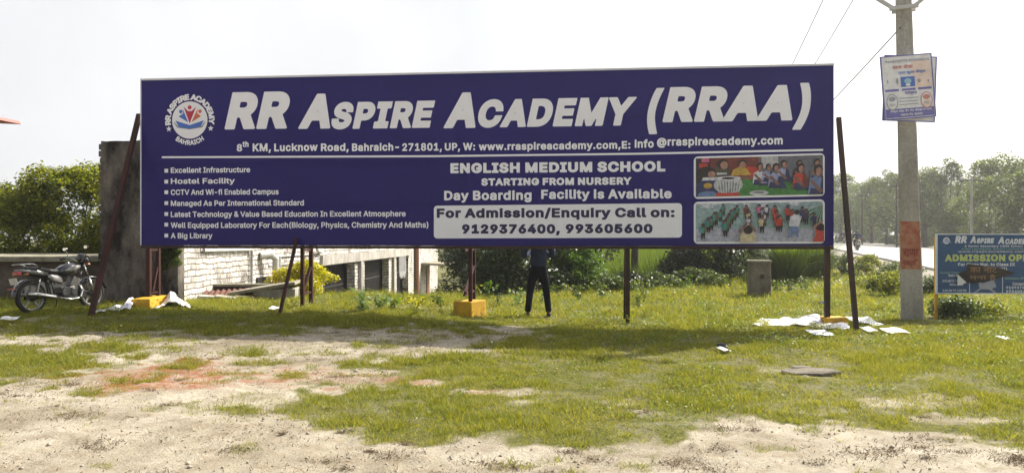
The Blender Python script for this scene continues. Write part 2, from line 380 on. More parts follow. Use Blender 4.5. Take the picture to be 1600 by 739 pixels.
ground = np_mesh('ground', np.stack([GX, GY, GZ], -1).reshape(-1, 3), FQ, k.m, sm=True)
tag(ground, kind='structure')
nG = road_n(GX, GY).ravel()
for nm, val in (('cover', cv), ('redness', rd), ('gravel', smooth(-3.0, -2.0, nG + (fbm(GX.ravel() * .8, GY.ravel() * .8, 61, 3) - .5) * 2.0) * smooth(13, 10, nG) * np.maximum(smooth(19, 26, GY.ravel()), smooth(-.6, -.2, nG)))):
    a = ground.data.attributes.new(nm, 'FLOAT', 'POINT'); a.data.foreach_set('value', np.asarray(val, np.float32))

# ------------------------------------------------------------------ the road
k = NT('asphalt')
a1 = k.noise(30, 6, 0.7); a2 = k.noise(0.5, 5, 0.6)
k.col(k.mix(k.math('MULTIPLY', a2, 0.6), k.ramp(a1, [(0.3, (0.17, 0.165, 0.155)), (0.7, (0.28, 0.27, 0.255))]), (0.33, 0.31, 0.28)))
k.b.inputs['Roughness'].default_value = 0.5; k.bump(a1, 0.004, 0.5)
M['asphalt'] = k.m
M['roadpaint'] = worn('road_paint', (0.7, 0.69, 0.66), (0.45, 0.44, 0.41), 0.62, 3.0, 0.7, 0.001, (1, 1, 1))
def road_pt(s, n, dz=0.0):
    x = 19.4 + 0.326 * s + n * 0.951; y = 37.5 + s - n * 0.31
    return (x, y, road_z(y) + dz)
SS = list(np.arange(-60, 20, 2.0)) + list(np.arange(20, 420, 10.0))
mb = MB(); rings = []
for s in SS:
    e1 = 0.12 * (noise2(np.array([s * 0.9]), np.array([1.0]), 5)[0] - .5); e2 = 0.12 * (noise2(np.array([s * 0.9]), np.array([9.0]), 5)[0] - .5)
    rings.append([road_pt(s, 0 + e1, -0.3), road_pt(s, 0 + e1, 0.0), road_pt(s, 4.5, 0.07), road_pt(s, 9 + e2, 0.0), road_pt(s, 9 + e2, -0.3)])
nr = 5
mb.add([p for r_ in rings for p in r_], [(i * nr + j, i * nr + j + 1, (i + 1) * nr + j + 1, (i + 1) * nr + j) for i in range(len(rings) - 1) for j in range(nr - 1)])
tag(mb.build('road', M['asphalt']), kind='structure')
mb = MB()
def crown(n): return 0.07 * (1 - abs(n - 4.5) / 4.5) + 0.006
for n0 in (0.5, 8.35):
    for a, b in zip(SS[:-1], SS[1:]):
        mb.add([road_pt(a, n0, crown(n0)), road_pt(a, n0 + .15, crown(n0 + .15)), road_pt(b, n0 + .15, crown(n0 + .15)), road_pt(b, n0, crown(n0))], [(0, 1, 2, 3)])
for s in np.arange(-57, 260, 9.0):
    mb.add([road_pt(s, 4.43, 0.078), road_pt(s, 4.57, 0.078), road_pt(s + 3, 4.57, 0.078), road_pt(s + 3, 4.43, 0.078)], [(0, 1, 2, 3)])
tag(mb.build('road_markings', M['roadpaint']), kind='structure')

# ------------------------------------------------------------------ grass, weeds, dry tufts, pebbles (all stuff)
def scatter(n, x0, x1, y0, y1, fn):
    X = rng.uniform(x0, x1, n); Y = rng.uniform(y0, y1, n)
    keep = (np.abs(X) < Y * 0.82 + 1.5) & (road_n(X, Y) < -0.4)
    X, Y = X[keep], Y[keep]; c, _ = cover(X, Y); m = rng.random(len(X)) < fn(c, X, Y)
    return X[m], Y[m], c[m]
def blades(X, Y, h, wd, lean=0.5, seg=1, c=None):
    n = len(X); Z = terrain(X, Y) - 0.004 + (0 if c is None else lumps(X, Y, c)); a = rng.uniform(0, 2 * np.pi, n); b = rng.uniform(0, 2 * np.pi, n)
    l = rng.uniform(0.15, 1, n) * lean * h
    dx, dy = np.cos(a) * wd * .5, np.sin(a) * wd * .5
    if seg == 1:
        V = np.empty((n, 3, 3))
        V[:, 0] = np.stack([X - dx, Y - dy, Z], 1); V[:, 1] = np.stack([X + dx, Y + dy, Z], 1)
        V[:, 2] = np.stack([X + np.cos(b) * l, Y + np.sin(b) * l, Z + h], 1)
        return V.reshape(-1, 3), np.arange(n * 3).reshape(n, 3)
    V = np.empty((n, 5, 3)); mx, my = X + np.cos(b) * l * .3, Y + np.sin(b) * l * .3
    V[:, 0] = np.stack([X - dx, Y - dy, Z], 1); V[:, 1] = np.stack([X + dx, Y + dy, Z], 1)
    V[:, 2] = np.stack([mx + dx * .8, my + dy * .8, Z + h * .6], 1); V[:, 3] = np.stack([mx - dx * .8, my - dy * .8, Z + h * .6], 1)
    V[:, 4] = np.stack([X + np.cos(b) * l, Y + np.sin(b) * l, Z + h], 1)
    i = np.arange(n)[:, None] * 5
    return V.reshape(-1, 3), np.concatenate([i + [0, 1, 2], i + [0, 2, 3], i + [3, 2, 4]], 0).reshape(-1, 3)
def merge(parts):
    Vs, Fs, o = [], [], 0
    for V, F_ in parts: Vs.append(V); Fs.append(F_ + o); o += len(V)
    return np.concatenate(Vs), np.concatenate(Fs)
def leaves_at(X, Y, Z, size, flat=0.6, asp=0.55):
    """diamond leaves with random facing; flat pulls the normals upwards"""
    n = len(X); q = rng.normal(size=(n, 3)); q[:, 2] = np.abs(q[:, 2]) + flat * 2; q /= np.linalg.norm(q, axis=1)[:, None]
    r = rng.normal(size=(n, 3)); t = np.cross(q, r); t /= np.linalg.norm(t, axis=1)[:, None]; b = np.cross(q, t)
    s = (size * rng.uniform(0.6, 1.3, n))[:, None]; c = np.stack([X, Y, Z], 1)
    V = np.empty((n, 4, 3)); V[:, 0] = c - t * s * .5; V[:, 1] = c + b * s * .5 * asp + q * s * .06; V[:, 2] = c + t * s * .5 - q * s * .08; V[:, 3] = c - b * s * .5 * asp + q * s * .06
    return V.reshape(-1, 4 * 3).reshape(-1, 3), np.arange(n * 4).reshape(n, 4)

lush = lambda X, Y: smooth(0.40, 0.60, fbm(X * 0.9 + 3, Y * 0.9, 91, 3))
parts = []
for (n, y0, y1, h0, h1, w0) in ((430000, 4.6, 9.0, .018, .062, .0052), (580000, 9.0, 14.0, .025, .080, .0075), (330000, 14.0, 22.0, .04, .13, .013), (130000, 22.0, 42.0, .08, .25, .035)):
    X, Y, c = scatter(int(n * 1.16), -y1 * .84 - 1.2, y1 * .84 + 1.2, y0, y1, lambda c, X, Y: np.clip(c * 1.15 - 0.06, 0, 1) * (0.3 + 0.3 * lush(X, Y) + .4 * smooth(.40, .60, fbm(X * 4.3, Y * 4.3, 66, 3))))
    h = rng.uniform(h0, h1, len(X)) * (0.45 + 0.45 * lush(X, Y) + .75 * smooth(.5, .72, fbm(X * 4.3, Y * 4.3, 66, 3))) * (0.5 + 0.5 * c)
    parts.append(blades(X, Y, h, w0 * rng.uniform(.7, 1.6, len(X)), 1.5, 1, c))
V, F_ = merge(parts)
tag(np_mesh('grass', V, F_, M['grass']), 'short sunlit yellow green grass covering the roadside ground', 'grass', kind='stuff')
parts = []
for (n, y0, y1, sz, hh) in ((52000, 5.4, 10.0, .026, .05), (110000, 10.0, 18.0, .038, .09), (40000, 18.0, 30.0, .075, .18)):
    X, Y, c = scatter(n, -y1 * .7, y1 * .7, y0, y1, lambda c, X, Y: np.clip(c * 1.3 - .25, 0, 1) * smooth(0.44, 0.60, fbm(X * 1.4 - 7, Y * 1.4, 55, 4)) * (0.35 + 0.65 * smooth(-1, 4, X)))
    Z = terrain(X, Y) + lumps(X, Y, c) + rng.uniform(0.02, 1.5, len(X)) * hh * smooth(0.42, 0.75, fbm(X * 1.4 - 7, Y * 1.4, 55, 4)) * 1.6
    parts.append(leaves_at(X, Y, Z, np.full(len(X), sz), 0.5, 0.62))
V, F_ = merge(parts)
tag(np_mesh('ground_weeds', V, F_, M['weed']), 'low broad leaved green weeds creeping among the short grass', 'weeds', kind='stuff')
X, Y, c = scatter(150000, -9, 10, 4.5, 13.5, lambda c, X, Y: (1 - np.clip(c * .9, 0, 1)) * smooth(0.56, 0.68, fbm(X * 1.9 + 31, Y * 1.9, 17, 4)) * 0.85 + 0.05)
V1 = blades(X, Y, rng.uniform(.006, .035, len(X)), rng.uniform(.004, .010, len(X)), 2.2, 1, c)
X, Y, c2 = scatter(90000, -9, 10, 4.5, 12.5, lambda c, X, Y: (1 - np.clip(c, 0, 1)) * (.02 + smooth(0.60, 0.74, fbm(X * 1.5 + 3, Y * 2.4, 37, 5))))
V2 = leaves_at(X, Y, terrain(X, Y) + lumps(X, Y, c2) + rng.uniform(.002, .02, len(X)), rng.uniform(.012, .030, len(X)), 1.2, .5)
cx = rng.uniform(-8, 9, 900); cy = rng.uniform(4.7, 12.0, 900); cc, _ = cover(cx, cy)
kp = (cc < .45) & (np.abs(cx) < cy * .7) & (rng.random(900) < np.where(cy < 6.6, .62, .25) * np.where(cx < -1.6, .45, 1.0)); cx, cy = cx[kp], cy[kp]; cr_ = rng.uniform(.025, .13, len(cx)); nn = (60 + 900 * cr_).astype(int)
ci = np.repeat(np.arange(len(cx)), nn); X = cx[ci] + rng.normal(0, 1, len(ci)) * cr_[ci] * .9; Y = cy[ci] + rng.normal(0, 1, len(ci)) * cr_[ci] * .55; c3, _ = cover(X, Y)
V3 = blades(X, Y, rng.uniform(.004, .035, len(X)) * (.5 + 5 * cr_[ci]), rng.uniform(.003, .008, len(X)), 2.6, 1, c3)
X4, Y4 = X[::2], Y[::2]; V4 = leaves_at(X4, Y4, terrain(X4, Y4) + lumps(X4, Y4, c3[::2]) + rng.uniform(.003, .022, len(X4)), rng.uniform(.010, .024, len(X4)), .8, .5)
V1 = merge([V1, V3, (V4[0], V4[1][:, [0, 1, 2]]), (V4[0], V4[1][:, [0, 2, 3]]), (V2[0], V2[1][:, [0, 1, 2]]), (V2[0], V2[1][:, [0, 2, 3]])])
tag(np_mesh('dry_stalks', *V1, M['dry']), 'brown dry stalks and straw lying on the bare sandy earth', 'dry grass', kind='stuff')
X, Y, c = scatter(9000, -9, 10, 4.5, 12.5, lambda c, X, Y: (1 - np.clip(c * 1.4, 0, 1)) * (0.25 + smooth(0.5, 0.7, fbm(X * 2.2, Y * 2.2, 29, 3))))
n = len(X); Z = terrain(X, Y) + lumps(X, Y, c); s = rng.uniform(.005, .016, n) * np.where(rng.random(n) < .04, 2.0, 1)
oct_ = np.array([(1, 0, 0), (0, 1, 0), (-1, 0, 0), (0, -1, 0), (0, 0, .7), (0, 0, -.5)], float)
V = np.stack([X, Y, Z + 0.004], 1)[:, None, :] + oct_[None] * s[:, None, None] * rng.uniform(.6, 1.2, (n, 6, 1))
FF = np.array([(0, 1, 4), (1, 2, 4), (2, 3, 4), (3, 0, 4), (1, 0, 5), (2, 1, 5), (3, 2, 5), (0, 3, 5)])
tag(np_mesh('pebbles', V.reshape(-1, 3), (np.arange(n)[:, None, None] * 6 + FF[None]).reshape(-1, 3), M['pebble']), 'small clods and pebbles scattered on the bare earth', 'pebbles', kind='stuff')

# ------------------------------------------------------------------ plants and trees
def crown_mesh(name, clumps, nleaf, size, mat, parent, flat=0.35, asp=0.55, shell=0.55, seed=0):
    g = np.random.default_rng(seed + 1)
    cl = np.array([c[:3] for c in clumps], float); rr = np.array([c[3] for c in clumps], float)
    wt = rr ** 2 / (rr ** 2).sum(); idx = g.choice(len(cl), nleaf, p=wt)
    d = g.normal(size=(nleaf, 3)); d /= np.linalg.norm(d, axis=1)[:, None]
    rad = (shell + (1 - shell) * g.random(nleaf)) * np.where(g.random(nleaf) < .12, 1.25, 1.0)
    p = cl[idx] + d * (rr[idx] * rad)[:, None] * np.array([1, 1, 0.78])
    V, F_ = leaves_at(p[:, 0], p[:, 1], p[:, 2], np.full(nleaf, size), flat, asp)
    return np_mesh(name, V, F_, mat, parent)
def make_clumps(h0, h1, rx, n, r, seed, top=0.75):
    g = random.Random(seed); out = []
    for i in range(n):
        t = g.random() ** 0.8; z = h0 + (h1 - h0) * t
        prof = math.sin(math.pi * (0.16 + top * t)) ; a = g.random() * 6.283; q = rx * prof * math.sqrt(g.random())
        out.append((q * math.cos(a), q * math.sin(a), z, r * g.uniform(.55, 1.2)))
    return out
def tree(name, loc, h, rx, mat, label, cat, group=None, h0=0.3, nc=26, cr=0.8, nleaf=5000, size=0.14, seed=0, trunk=0.12, rz=0.0, crown_name='crown', lean=(0, 0)):
    root = empty(name, loc, rz, label=label, cat=cat, group=group)
    cl = make_clumps(h0 * h + cr * .5, h - cr * .6, rx, nc, cr, seed)
    crown_mesh(crown_name, cl, nleaf, size, mat, root, seed=seed)
    g = random.Random(seed + 5); mb = MB()
    fork = h * max(h0, 0.25) * 1.1
    mb.tube([(0, 0, -0.4), (g.uniform(-.1, .1), g.uniform(-.1, .1), fork * .5), (lean[0], lean[1], fork)], [trunk * 1.25, trunk, trunk * .8], 8)
    for c in cl[::max(1, len(cl) // 9)]:
        e = Vector(c[:3]); s = Vector((lean[0], lean[1], fork * .92)); m_ = s.lerp(e, .5) + Vector((g.uniform(-.2, .2), g.uniform(-.2, .2), -.1 * h * .1))
        mb.tube([s, m_, e], [trunk * .55, trunk * .35, trunk * .12], 6)
    mb.build('trunk', M['bark'], root, sm=True)
    return root

# left: the leafy bushes behind the low platform
left_def = [(-13.6, 20.6, 3.1, 1.5, 'leaf_bright', 3), (-11.9, 20.4, 3.55, 1.55, 'leaf_bright', 4), (-9.9, 20.2, 3.7, 1.35, 'leaf_bright', 5), (-11.6, 23.2, 4.15, 2.0, 'leaf_mid', 6)]
left_lab = ['bright green bush at the far left edge behind the low platform', 'tall sunlit yellow green bush above the parked motorcycle', 'green bush beside the mouldy wall at the right end of the left bushes', 'darker green tree filling the gaps behind the left bushes']
for (x, y, h, r_, m_, sd), lb in zip(left_def, left_lab):
    tree('bush', (x, y, 0.0), h, r_, M[m_], lb, 'bush', 'bushes behind the low platform', h0=0.0, nc=46, cr=.50, nleaf=20000, size=.10, seed=sd, trunk=.05, crown_name='foliage')

# dark thicket under and behind the billboard
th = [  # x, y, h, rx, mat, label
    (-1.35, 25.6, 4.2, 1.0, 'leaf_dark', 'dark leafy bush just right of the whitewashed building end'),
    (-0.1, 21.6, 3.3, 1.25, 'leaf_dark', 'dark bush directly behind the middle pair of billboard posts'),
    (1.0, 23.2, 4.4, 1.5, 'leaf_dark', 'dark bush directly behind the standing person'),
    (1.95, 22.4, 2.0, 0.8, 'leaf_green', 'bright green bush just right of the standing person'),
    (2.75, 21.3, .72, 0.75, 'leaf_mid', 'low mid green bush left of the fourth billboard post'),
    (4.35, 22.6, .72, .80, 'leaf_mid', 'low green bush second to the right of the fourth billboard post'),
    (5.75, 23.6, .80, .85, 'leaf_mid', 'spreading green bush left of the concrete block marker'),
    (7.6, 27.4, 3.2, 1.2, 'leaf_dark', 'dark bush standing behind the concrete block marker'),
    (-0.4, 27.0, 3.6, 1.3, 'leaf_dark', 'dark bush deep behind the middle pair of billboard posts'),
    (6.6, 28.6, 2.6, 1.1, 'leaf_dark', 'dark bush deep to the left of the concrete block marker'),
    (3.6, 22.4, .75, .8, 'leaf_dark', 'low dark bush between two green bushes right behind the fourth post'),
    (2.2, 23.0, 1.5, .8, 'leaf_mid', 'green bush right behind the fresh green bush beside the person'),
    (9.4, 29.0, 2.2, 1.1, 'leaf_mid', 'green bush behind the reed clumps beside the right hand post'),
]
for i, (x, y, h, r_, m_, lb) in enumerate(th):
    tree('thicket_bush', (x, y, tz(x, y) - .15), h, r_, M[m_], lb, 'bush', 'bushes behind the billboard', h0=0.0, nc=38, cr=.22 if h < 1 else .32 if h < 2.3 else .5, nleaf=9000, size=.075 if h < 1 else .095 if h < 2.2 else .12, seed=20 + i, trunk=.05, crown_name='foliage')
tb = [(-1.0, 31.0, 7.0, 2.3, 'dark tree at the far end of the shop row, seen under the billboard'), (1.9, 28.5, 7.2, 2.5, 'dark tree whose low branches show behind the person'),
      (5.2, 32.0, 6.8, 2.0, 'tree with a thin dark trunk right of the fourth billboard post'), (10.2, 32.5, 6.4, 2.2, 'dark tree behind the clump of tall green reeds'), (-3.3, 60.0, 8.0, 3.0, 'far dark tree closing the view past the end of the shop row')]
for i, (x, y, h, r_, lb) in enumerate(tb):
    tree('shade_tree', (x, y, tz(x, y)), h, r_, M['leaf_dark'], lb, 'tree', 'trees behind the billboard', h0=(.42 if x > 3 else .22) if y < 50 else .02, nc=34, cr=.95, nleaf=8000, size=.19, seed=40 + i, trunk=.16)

def reed_clump(loc, h, r_, n, label, cat, seed, mat='reed', name='reed_clump', group=None):
    g = np.random.default_rng(seed); a = g.uniform(0, 6.283, n); q = r_ * .38 * np.sqrt(g.random(n)); b = a + g.normal(0, .7, n)
    X, Y = np.cos(a) * q, np.sin(a) * q; hh = h * g.uniform(.35, 1.1, n); l = r_ * g.uniform(.2, 1.6, n) ** 1.3; wd = .012 * g.uniform(.7, 1.4, n)
    px_, py_ = -np.sin(b) * wd, np.cos(b) * wd
    V = np.empty((n, 5, 3))
    V[:, 0] = np.stack([X - px_, Y - py_, np.zeros(n) - .1], 1); V[:, 1] = np.stack([X + px_, Y + py_, np.zeros(n) - .1], 1)
    mx, my = X + np.cos(b) * l * .35, Y + np.sin(b) * l * .35
    V[:, 2] = np.stack([mx + px_, my + py_, hh * .72], 1); V[:, 3] = np.stack([mx - px_, my - py_, hh * .72], 1)
    V[:, 4] = np.stack([X + np.cos(b) * l, Y + np.sin(b) * l, hh * g.uniform(.75, 1.05, n)], 1)
    i = np.arange(n)[:, None] * 5
    o = np_mesh(name, V.reshape(-1, 3), np.concatenate([i + [0, 1, 2], i + [0, 2, 3], i + [3, 2, 4]], 0).reshape(-1, 3), M[mat])
    o.location = loc; return tag(o, label, cat, group)
for i, (px, py, h, r_, lb) in enumerate([(1228, 443, 1.55, .85, 'tall fresh green reed clump right of the concrete block marker'), (1272, 438, 1.45, .75, 'tall green reed clump beside the right hand billboard post'),
                                     (1255, 425, 1.6, .9, 'reed clump standing behind the two nearer reed clumps')]):
    x, y, z = G(px, py); reed_clump((x, y, z), h, r_, 1500, lb, 'reeds', 60 + i, group='reeds near the right post')
# the sunlit reed bank behind the thicket: nobody could count it
X = rng.uniform(1.0, 14.0, 42000); Y = rng.uniform(30, 47, 42000); kq = (road_n(X, Y) < -4.5) & (X > 0.02 * Y + 1.2) & (X < .405 * Y); X, Y = X[kq], Y[kq]
hq = 1.7 * rng.uniform(.5, 1.1, len(X)) * (0.55 + .7 * fbm(X * .6, Y * .6, 71, 3))
tag(np_mesh('tall_grass', *blades(X, Y, hq, rng.uniform(.015, .04, len(X)), .45, 2), M['reed']), 'bright tall grass on the bank behind the billboard', 'tall grass', kind='stuff')

# low leafy plants: a few stems with broad leaves
def plant(loc, h, r_, n, size, mat, label, seed, name='leafy_plant', group=None, asp=.6):
    root = empty(name, loc, 0, label=label, cat='plant', group=group); g = random.Random(seed); mb = MB(); pts = []
    for i in range(max(3, n // 14)):
        a = g.random() * 6.283; e = Vector((math.cos(a) * r_ * g.uniform(.2, .9), math.sin(a) * r_ * g.uniform(.2, .9), h * g.uniform(.7, 1.0)))
        mb.tube([(0, 0, -.03), e * .5 + Vector((0, 0, h * .08)), e], [.009, .007, .003], 5)
        for j in range(14):
            t = g.uniform(.02, 1.0); p = e * t; pts.append((p.x + g.gauss(0, size * .55), p.y + g.gauss(0, size * .55), p.z + g.gauss(0, size * .3)))
    pts = np.array(pts); V, F_ = leaves_at(pts[:, 0], pts[:, 1], pts[:, 2], np.full(len(pts), size), .3, asp)
    np_mesh('foliage', V, F_, M[mat], root); mb.build('stem', M['weed'], root); return root
for i, (px, py, h, r_, n, s, m_, lb) in enumerate([
    (566, 487, .38, .3, 60, .13, 'leaf_pale', 'broad leaved pale green plant right of the yellow bush'),
    (593, 484, .34, .25, 50, .12, 'leaf_pale', 'broad leaved plant in front of the second shutter'),
    (615, 483, .25, .22, 40, .10, 'weed', 'small green plant in front of the third shutter'),
    (648, 483, .24, .3, 60, .08, 'leaf_yellow', 'low yellowish plant below the brown pipe'),
    (690, 480, .32, .25, 50, .08, 'leaf_mid', 'leafy weed just left of the middle yellow footing'),
    (776, 479, .30, .14, 40, .06, 'leaf_mid', 'small upright weed between the middle footing and the person'),
    (812, 477, .42, .22, 70, .085, 'leaf_pale', 'pale leaved plant beside the left leg of the person'),
    (846, 476, .38, .18, 50, .085, 'leaf_pale', 'pale leaved plant seen between the legs of the person'),
    (905, 470, .40, .3, 70, .085, 'leaf_mid', 'knee high weed right of the person at the thicket edge'),
    (938, 467, .45, .3, 70, .085, 'leaf_mid', 'knee high weed left of the fourth billboard post'),
    (996, 480, .30, .16, 50, .075, 'leaf_mid', 'small upright weed right beside the fourth billboard post'),
    (1008, 466, .32, .2, 50, .075, 'weed', 'small weed behind the fourth billboard post'),
    (1214, 460, .36, .22, 60, .085, 'leaf_mid', 'broad leaved weed directly right of the concrete block marker'),
    (1234, 457, .34, .2, 56, .085, 'leaf_mid', 'leafy weed second to the right of the concrete block marker'),
    (1260, 456, .44, .24, 80, .085, 'leaf_mid', 'leafy weed third to the right of the concrete block marker')]):
    x, y, z = G(px, py); plant((x, y, z), h, r_, n, s, m_, lb, 80 + i, group='weeds under the billboard')
for i, px in enumerate(list(range(868, 1165, 21)) + [745, 762]):
    ye = float(np.interp((px - 800) * .0185, [-9, -1.5, 1.7, 5.4, 9], [17.0, 17.3, 20.2, 22.5, 27])) + rnd.uniform(-.2, .7); x = (px - CXP) / F_PX * ye
    plant((x, ye, tz(x, ye)), rnd.uniform(.28, .6), rnd.uniform(.18, .34), 70, .085, rnd.choice(['leaf_mid', 'leaf_green', 'leaf_bright']), 'small leafy weed in the fringe along the foot of the thicket', 300 + i, name='fringe_weed', group='fringe of weeds along the thicket')
# shrubs on the right, between the post, the pole and the road
for i, (px, py, h, r_, nl, m_, lb) in enumerate([
    (1318, 432, .9, .85, 4600, 'leaf_mid', 'low green shrub by the right hand brace of the billboard'),
    (1352, 430, .85, .85, 4400, 'leaf_bright', 'bright low shrub midway between the brace and the power pole'),
    (1390, 462, .72, .62, 5000, 'leaf_bright', 'sunlit leafy shrub left of the painted power pole'),
    (1408, 442, .75, .7, 3600, 'leaf_mid', 'low shrub behind the sunlit shrub left of the power pole'),
    (1452, 462, .55, .50, 2600, 'leaf_mid', 'small shrub between the power pole and the yellow sign leg'),
    (1490, 496, .42, .42, 3000, 'leaf_mid', 'low shrub under the left half of the blue school sign'),
    (1528, 492, .36, .45, 3000, 'leaf_bright', 'bright low shrub under the middle of the blue school sign')]):
    x, y, z = G(px, py)
    tree('low_shrub', (x, y, z - .05), h, r_, M[m_], lb, 'shrub', 'shrubs by the road', h0=0.0, nc=22, cr=.22, nleaf=nl, size=.065, seed=110 + i, trunk=.015, crown_name='foliage')
# yellow bush in front of the shop row
tree('yellow_bush', (-4.85, 17.6, tz(-4.85, 17.6) - .1), .90, .80, M['leaf_yellow'], 'bright yellow leaved bush in front of the whitewashed building', 'bush', h0=0.0, nc=44, cr=.24, nleaf=9500, size=.07, seed=141, trunk=.03, crown_name='foliage')

# tree belt beyond the road: five crowns, copied
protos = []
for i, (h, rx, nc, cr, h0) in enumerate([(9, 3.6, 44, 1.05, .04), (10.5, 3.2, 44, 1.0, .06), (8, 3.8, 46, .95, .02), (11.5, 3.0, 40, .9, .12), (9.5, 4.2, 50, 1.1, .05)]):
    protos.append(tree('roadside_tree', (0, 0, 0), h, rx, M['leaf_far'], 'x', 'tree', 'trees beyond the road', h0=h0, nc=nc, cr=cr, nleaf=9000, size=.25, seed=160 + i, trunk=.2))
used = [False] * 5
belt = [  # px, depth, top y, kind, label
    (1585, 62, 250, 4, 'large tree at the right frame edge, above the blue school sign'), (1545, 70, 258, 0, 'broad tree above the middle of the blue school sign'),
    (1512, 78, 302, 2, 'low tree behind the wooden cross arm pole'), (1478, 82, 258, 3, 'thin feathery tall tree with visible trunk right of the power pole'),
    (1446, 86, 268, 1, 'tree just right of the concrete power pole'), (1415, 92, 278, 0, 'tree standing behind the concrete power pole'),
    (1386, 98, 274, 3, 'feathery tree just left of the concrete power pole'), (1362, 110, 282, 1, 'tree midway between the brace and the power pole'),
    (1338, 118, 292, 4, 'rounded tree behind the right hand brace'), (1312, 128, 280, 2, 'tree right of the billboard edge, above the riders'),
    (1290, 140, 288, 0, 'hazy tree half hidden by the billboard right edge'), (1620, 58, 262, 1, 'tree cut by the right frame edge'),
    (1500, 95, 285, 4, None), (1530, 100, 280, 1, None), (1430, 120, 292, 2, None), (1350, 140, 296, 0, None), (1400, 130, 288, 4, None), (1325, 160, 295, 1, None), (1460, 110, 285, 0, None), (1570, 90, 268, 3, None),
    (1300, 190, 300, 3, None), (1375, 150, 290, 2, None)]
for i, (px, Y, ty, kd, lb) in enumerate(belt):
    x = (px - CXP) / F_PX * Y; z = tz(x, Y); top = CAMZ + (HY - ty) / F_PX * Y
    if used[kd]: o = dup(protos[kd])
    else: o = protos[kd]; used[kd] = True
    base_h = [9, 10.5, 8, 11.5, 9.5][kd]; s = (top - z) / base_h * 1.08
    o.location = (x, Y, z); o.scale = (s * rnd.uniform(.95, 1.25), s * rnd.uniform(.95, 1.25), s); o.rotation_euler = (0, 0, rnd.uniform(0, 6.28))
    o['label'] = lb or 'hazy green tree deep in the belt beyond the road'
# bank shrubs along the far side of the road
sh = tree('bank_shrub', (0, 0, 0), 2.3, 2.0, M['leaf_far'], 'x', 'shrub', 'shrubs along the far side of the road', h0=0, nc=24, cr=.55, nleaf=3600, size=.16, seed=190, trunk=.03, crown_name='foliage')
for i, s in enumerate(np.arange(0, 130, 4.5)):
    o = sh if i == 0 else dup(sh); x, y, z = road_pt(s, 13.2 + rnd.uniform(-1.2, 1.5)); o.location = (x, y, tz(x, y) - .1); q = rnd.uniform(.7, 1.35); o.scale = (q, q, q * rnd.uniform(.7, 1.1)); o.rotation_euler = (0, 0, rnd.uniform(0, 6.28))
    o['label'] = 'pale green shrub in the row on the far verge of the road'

# ------------------------------------------------------------------ lettering: glyph outlines thickened into flat sheets
try: FONT = bpy.data.fonts.load(os.path.join(bpy.utils.system_resource('DATAFILES', path='fonts'), 'Inter.woff2'))
except Exception: FONT = None
_dg = None
def outlines(text, latin=True):
    cu = bpy.data.curves.new('tmp', 'FONT'); cu.body = text
    if latin and FONT: cu.font = FONT
    ob = bpy.data.objects.new('tmp', cu); COL.objects.link(ob)
    c2 = ob.to_curve(bpy.context.evaluated_depsgraph_get()); polys = []
    for sp in c2.splines:
        pts = []
        if sp.type == 'BEZIER':
            b = sp.bezier_points; n = len(b)
            for i in range(n):
                p0, p1, p2, p3 = b[i].co, b[i].handle_right, b[(i + 1) % n].handle_left, b[(i + 1) % n].co
                st = 1 if (p1 - p0).cross(p3 - p0).length + (p2 - p0).cross(p3 - p0).length < 1e-6 else 5
                for k_ in range(st):
                    t = k_ / st; q = p0 * (1 - t) ** 3 + p1 * 3 * t * (1 - t) ** 2 + p2 * 3 * t * t * (1 - t) + p3 * t ** 3; pts.append((q.x, q.y))
        else: pts = [(p.co.x, p.co.y) for p in sp.points]
        if len(pts) > 2: polys.append(np.array(pts))
    ob.to_curve_clear(); bpy.data.objects.remove(ob); bpy.data.curves.remove(cu)
    return polys
def clusters(polys):
    polys = sorted(polys, key=lambda p: p[:, 0].min()); out = []; mx = -1e9
    for p in polys:
        if p[:, 0].min() < mx - 0.012: out[-1].append(p)
        else: out.append([p])
        mx = max(mx, p[:, 0].max()) if out[-1][0] is not p else p[:, 0].max()
    return out
_gc = {}
